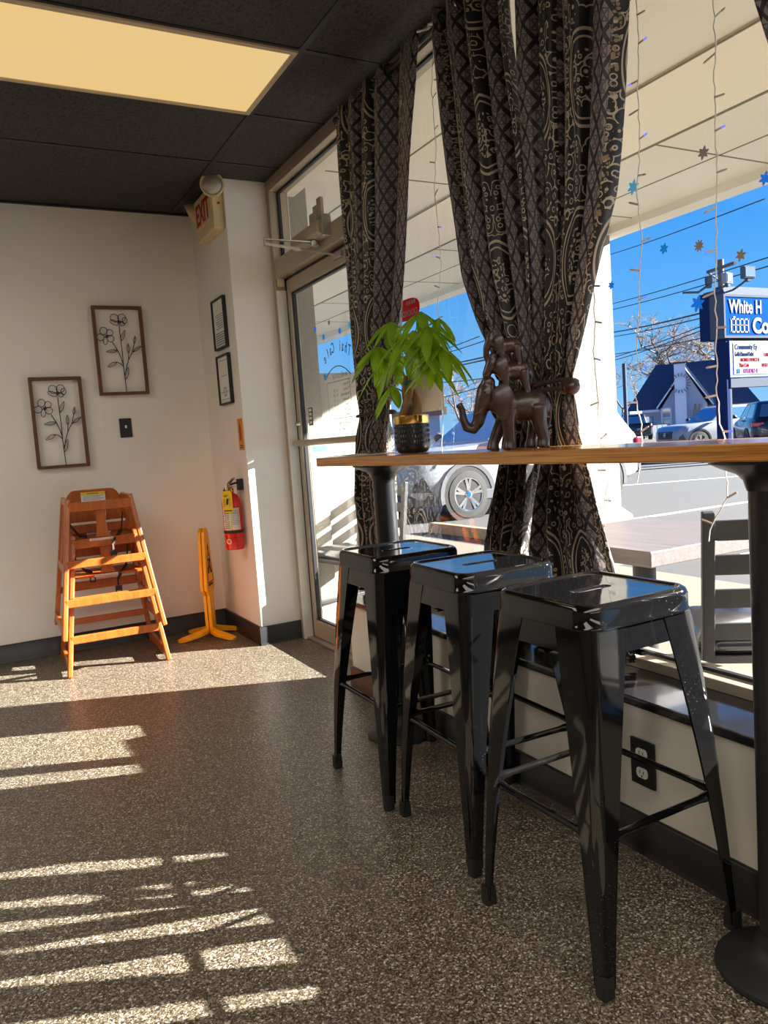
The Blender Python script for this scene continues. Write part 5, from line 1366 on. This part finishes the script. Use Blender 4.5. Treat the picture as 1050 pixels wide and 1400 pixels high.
c0, c1 = L3(921, 498, -.9), L3(940, 590, -.9)
chm = MB().span((c0.x, -.9, 0), (c1.x, .5, c0.z)).build('chimney', M['sidingwh'], ho, smooth=False)
MB().span((c0.x - .08, -.98, c0.z), (c1.x + .08, .58, c0.z + .16)).build('chimney_cap', M['roofblue'], chm, smooth=False)
cc = L3(930, 524, -.92); b = MB()
for k in range(18):
    a = 2 * pi * k / 18; d = V((cos(a), 0, sin(a))); b.beam(V((cc.x, -.92, cc.z)) + d * .58, V((cc.x, -.92, cc.z)) + d * .88, .05, .10, up=(0, 1, 0))
b.build('sunburst_ornament', M['black'], chm, smooth=False)
def hwin(x0, y0, x1, y1, pane):
    a, b_ = L3(x0, y0, -.05), L3(x1, y1, -.05); t_ = .12
    o = MB()
    for (p, q) in (((a.x, -.14, b_.z), (b_.x, .0, b_.z + t_)), ((a.x, -.14, a.z - t_), (b_.x, .0, a.z)), ((a.x, -.14, b_.z + t_), (a.x + t_, .0, a.z - t_)), ((b_.x - t_, -.14, b_.z + t_), (b_.x, .0, a.z - t_)), ((a.x + t_, -.11, (a.z + b_.z) / 2 - .04), (b_.x - t_, -.02, (a.z + b_.z) / 2 + .04))): o.span(p, q)
    o = o.build('window', M['trimw'], ho, smooth=False)
    MB().span((a.x + t_, -.04, b_.z + t_), (b_.x - t_, -.01, a.z - t_)).build('pane', M['carglass'], o, smooth=False)
hwin(903.5, 558, 919, 584, 1); hwin(958, 558, 968, 578, 1)
g0, g1 = L3(868, 571, .6), L3(894, 592, .6)
MB().span((g0.x, .55, 0), (g1.x, .72, g0.z)).build('garage_door', M['carglass'], ho, smooth=False)
for x in (946, 952):
    a, b_ = L3(x, 588, -.5), L3(x + 5, 552, -.1); MB().beam(a, b_, .12, .10).build('plank', M['hcwood'] if False else M['stopc'], ho, smooth=False)
# low building far left
lp = at(590, 590, 62)
lb_ = root('low_building', (lp.x, lp.y, GZ), 'low grey building with brown roof edge behind the silver car', 'building', None, radians(-32))
lz = at(590, 560, 62).z
MB().span((-9, 0, 0), (.7, 8, lz - GZ - .5)).build('wall', M['siding'], lb_, smooth=False)
MB().span((-9.2, -.3, lz - GZ - .5), (.9, 8.2, lz - GZ)).build('roof_edge', M['brownb'], lb_, smooth=False)
# postbox / tall white box and fence by the truck
bx = at(864, 575, 64)
kb = root('white_box', (bx.x, bx.y, GZ), 'white box on a stand behind the black pickup truck', 'box')
MB().span((-.55, -.35, 0), (.55, .35, at(864, 566, 64).z - GZ)).build('cabinet', M['sidingwh'], kb, smooth=False, bevel=.03)
MB().span((-.65, -.45, at(864, 566, 64).z - GZ), (.65, .45, at(864, 563, 64).z - GZ)).build('lid', M['siding'], kb, smooth=False)
fa, fb = at(884, 588, 66), at(912, 580, 68)
fn = root('chain_fence', (fa.x, fa.y, GZ), 'dark low fence between pickup truck and house', 'fence')
b = MB(); d = (fb - fa); d.z = 0
b.beam((0, 0, .5), d + V((0, 0, .5)), .06, .9); b.build('mesh_panel', M['roofblue'], fn, smooth=False)
for k in range(5): MB().tube([d * (k / 4), d * (k / 4) + V((0, 0, 1.05))], .05, 8).build('fence_post', M['signgrey'], fn)

# ------------------------------------------------------------------ bare trees
def tree(base, H, label, seed, spread=.55, depth=6, r0=.32, lean=(0, 0, 0), trunk=.3):
    rnd = random.Random(seed); mb = MB()
    def grow(p, d, L, r, k):
        n = 3; pts = [p]; q = p.copy(); dd = d.copy()
        for i in range(n):
            dd = (dd + V((rnd.uniform(-1, 1), rnd.uniform(-1, 1), rnd.uniform(-.5, .7))) * .16).normalized(); q = q + dd * (L / n); pts.append(q.copy())
        mb.tube(pts, [r, r * .9, r * .8, r * .68], 5 if k < 3 else 3, caps=False)
        if k >= depth: return
        m = 2 if k < 1 else rnd.choice((2, 3, 3))
        for j in range(m):
            side = V((rnd.uniform(-1, 1), rnd.uniform(-1, 1), rnd.uniform(-.25, .55))).normalized()
            nd = (dd * (1 - spread) + side * spread * 1.25).normalized()
            grow(q, nd, L * rnd.uniform(.66, .86), max(r * .62, .014), k + 1)
            if k > 1 and rnd.random() < .5: grow(pts[rnd.choice((1, 2))], (dd * .5 + side * -.8 + V((0, 0, .3))).normalized(), L * .55, max(r * .4, .012), k + 2)
    grow(V((0, 0, 0)), (V((0, 0, 1)) + V(lean)).normalized(), H * trunk, r0, 0)
    r = root('bare_tree', base, label, 'tree', 'bare trees beyond the road')
    mb.build('branches', M['tree'], r, ang=180, weld=False)
    return r
t = at(955, 590, 104); tree(V((t.x, t.y, GZ)), 21, 'large bare tree behind the chimney of the house', 4, .60, 7, .60, (-.25, .1, 0), .26)
t = at(880, 590, 112); tree(V((t.x, t.y, GZ)), 16.5, 'bare tree with arching branches left of the house roof', 9, .66, 6, .46, (.15, 0, 0), .24)
t = at(850, 590, 120); tree(V((t.x, t.y, GZ)), 14, 'small bare tree beside the stucco column', 15, .6, 6, .22, (0, 0, 0), .25)
t = at(622, 590, 52); tree(V((t.x, t.y, GZ)), 7.2, 'small bare tree beyond the silver car windshield', 22, .5, 6, .16, (0, 0, 0), .26)
t = at(676, 590, 75); tree(V((t.x, t.y, GZ)), 8.0, 'faint bare tree left of the stacked elephants', 31, .55, 6, .16, (0, 0, 0), .26)
# ------------------------------------------------------------------ light
wd = bpy.data.worlds.new('sky'); SC.world = wd; wd.use_nodes = True
nt = wd.node_tree; nt.nodes.clear()
o = nt.nodes.new('ShaderNodeOutputWorld'); bg = nt.nodes.new('ShaderNodeBackground')
tc = nt.nodes.new('ShaderNodeTexCoord'); sp_ = nt.nodes.new('ShaderNodeSeparateXYZ'); rp = nt.nodes.new('ShaderNodeValToRGB')
nt.links.new(tc.outputs['Generated'], sp_.inputs[0]); nt.links.new(sp_.outputs[2], rp.inputs[0])
e = rp.color_ramp.elements
e[0].position = 0.0; e[0].color = (*srgb(120, 168, 204), 1); e[1].position = .55; e[1].color = (*srgb(28, 95, 190), 1)
q = e.new(.10); q.color = (*srgb(89, 152, 206), 1)
q = e.new(.24); q.color = (*srgb(57, 132, 206), 1)
nt.links.new(rp.outputs[0], bg.inputs[0]); bg.inputs[1].default_value = 1.3
nt.links.new(bg.outputs[0], o.inputs[0])
SD = V((.92, -.40, .42)).normalized()      # towards the sun
sl = bpy.data.lights.new('sun', 'SUN'); sl.energy = SUN; sl.angle = radians(.55); sl.color = (1.0, .97, .91)
so = bpy.data.objects.new('sun', sl); COL.objects.link(so); so.location = SD * 60 + V((0, 0, 5))
so.rotation_euler = SD.to_track_quat('Z', 'Y').to_euler()
# unseen area lights added at ceiling height as interior fill
for i, (x, y, p) in enumerate(((-1.8, 3.1, FILL), (-1.8, -.6, FILL), (.67, -.6, FILL), (-1.8, -3.6, FILL), (.67, -3.6, FILL))):
    a = bpy.data.lights.new('fill_light', 'AREA'); a.shape = 'RECTANGLE'; a.size = 2.4; a.size_y = 1.2; a.energy = p; a.color = (1.0, .94, .84)
    ao = bpy.data.objects.new('fill_light', a); COL.objects.link(ao); ao.location = (x, y, CEIL - .02)
SC.view_settings.view_transform = 'Standard'; SC.view_settings.look = 'None'
SC.view_settings.exposure = EXPO; SC.view_settings.gamma = 1.0
SC.view_settings.use_curve_mapping = False
SC.cycles.max_bounces = 10; SC.cycles.diffuse_bounces = 5; SC.cycles.transparent_max_bounces = 24
SC.cycles.glossy_bounces = 4; SC.cycles.sample_clamp_indirect = 6.0; SC.cycles.use_denoising = True
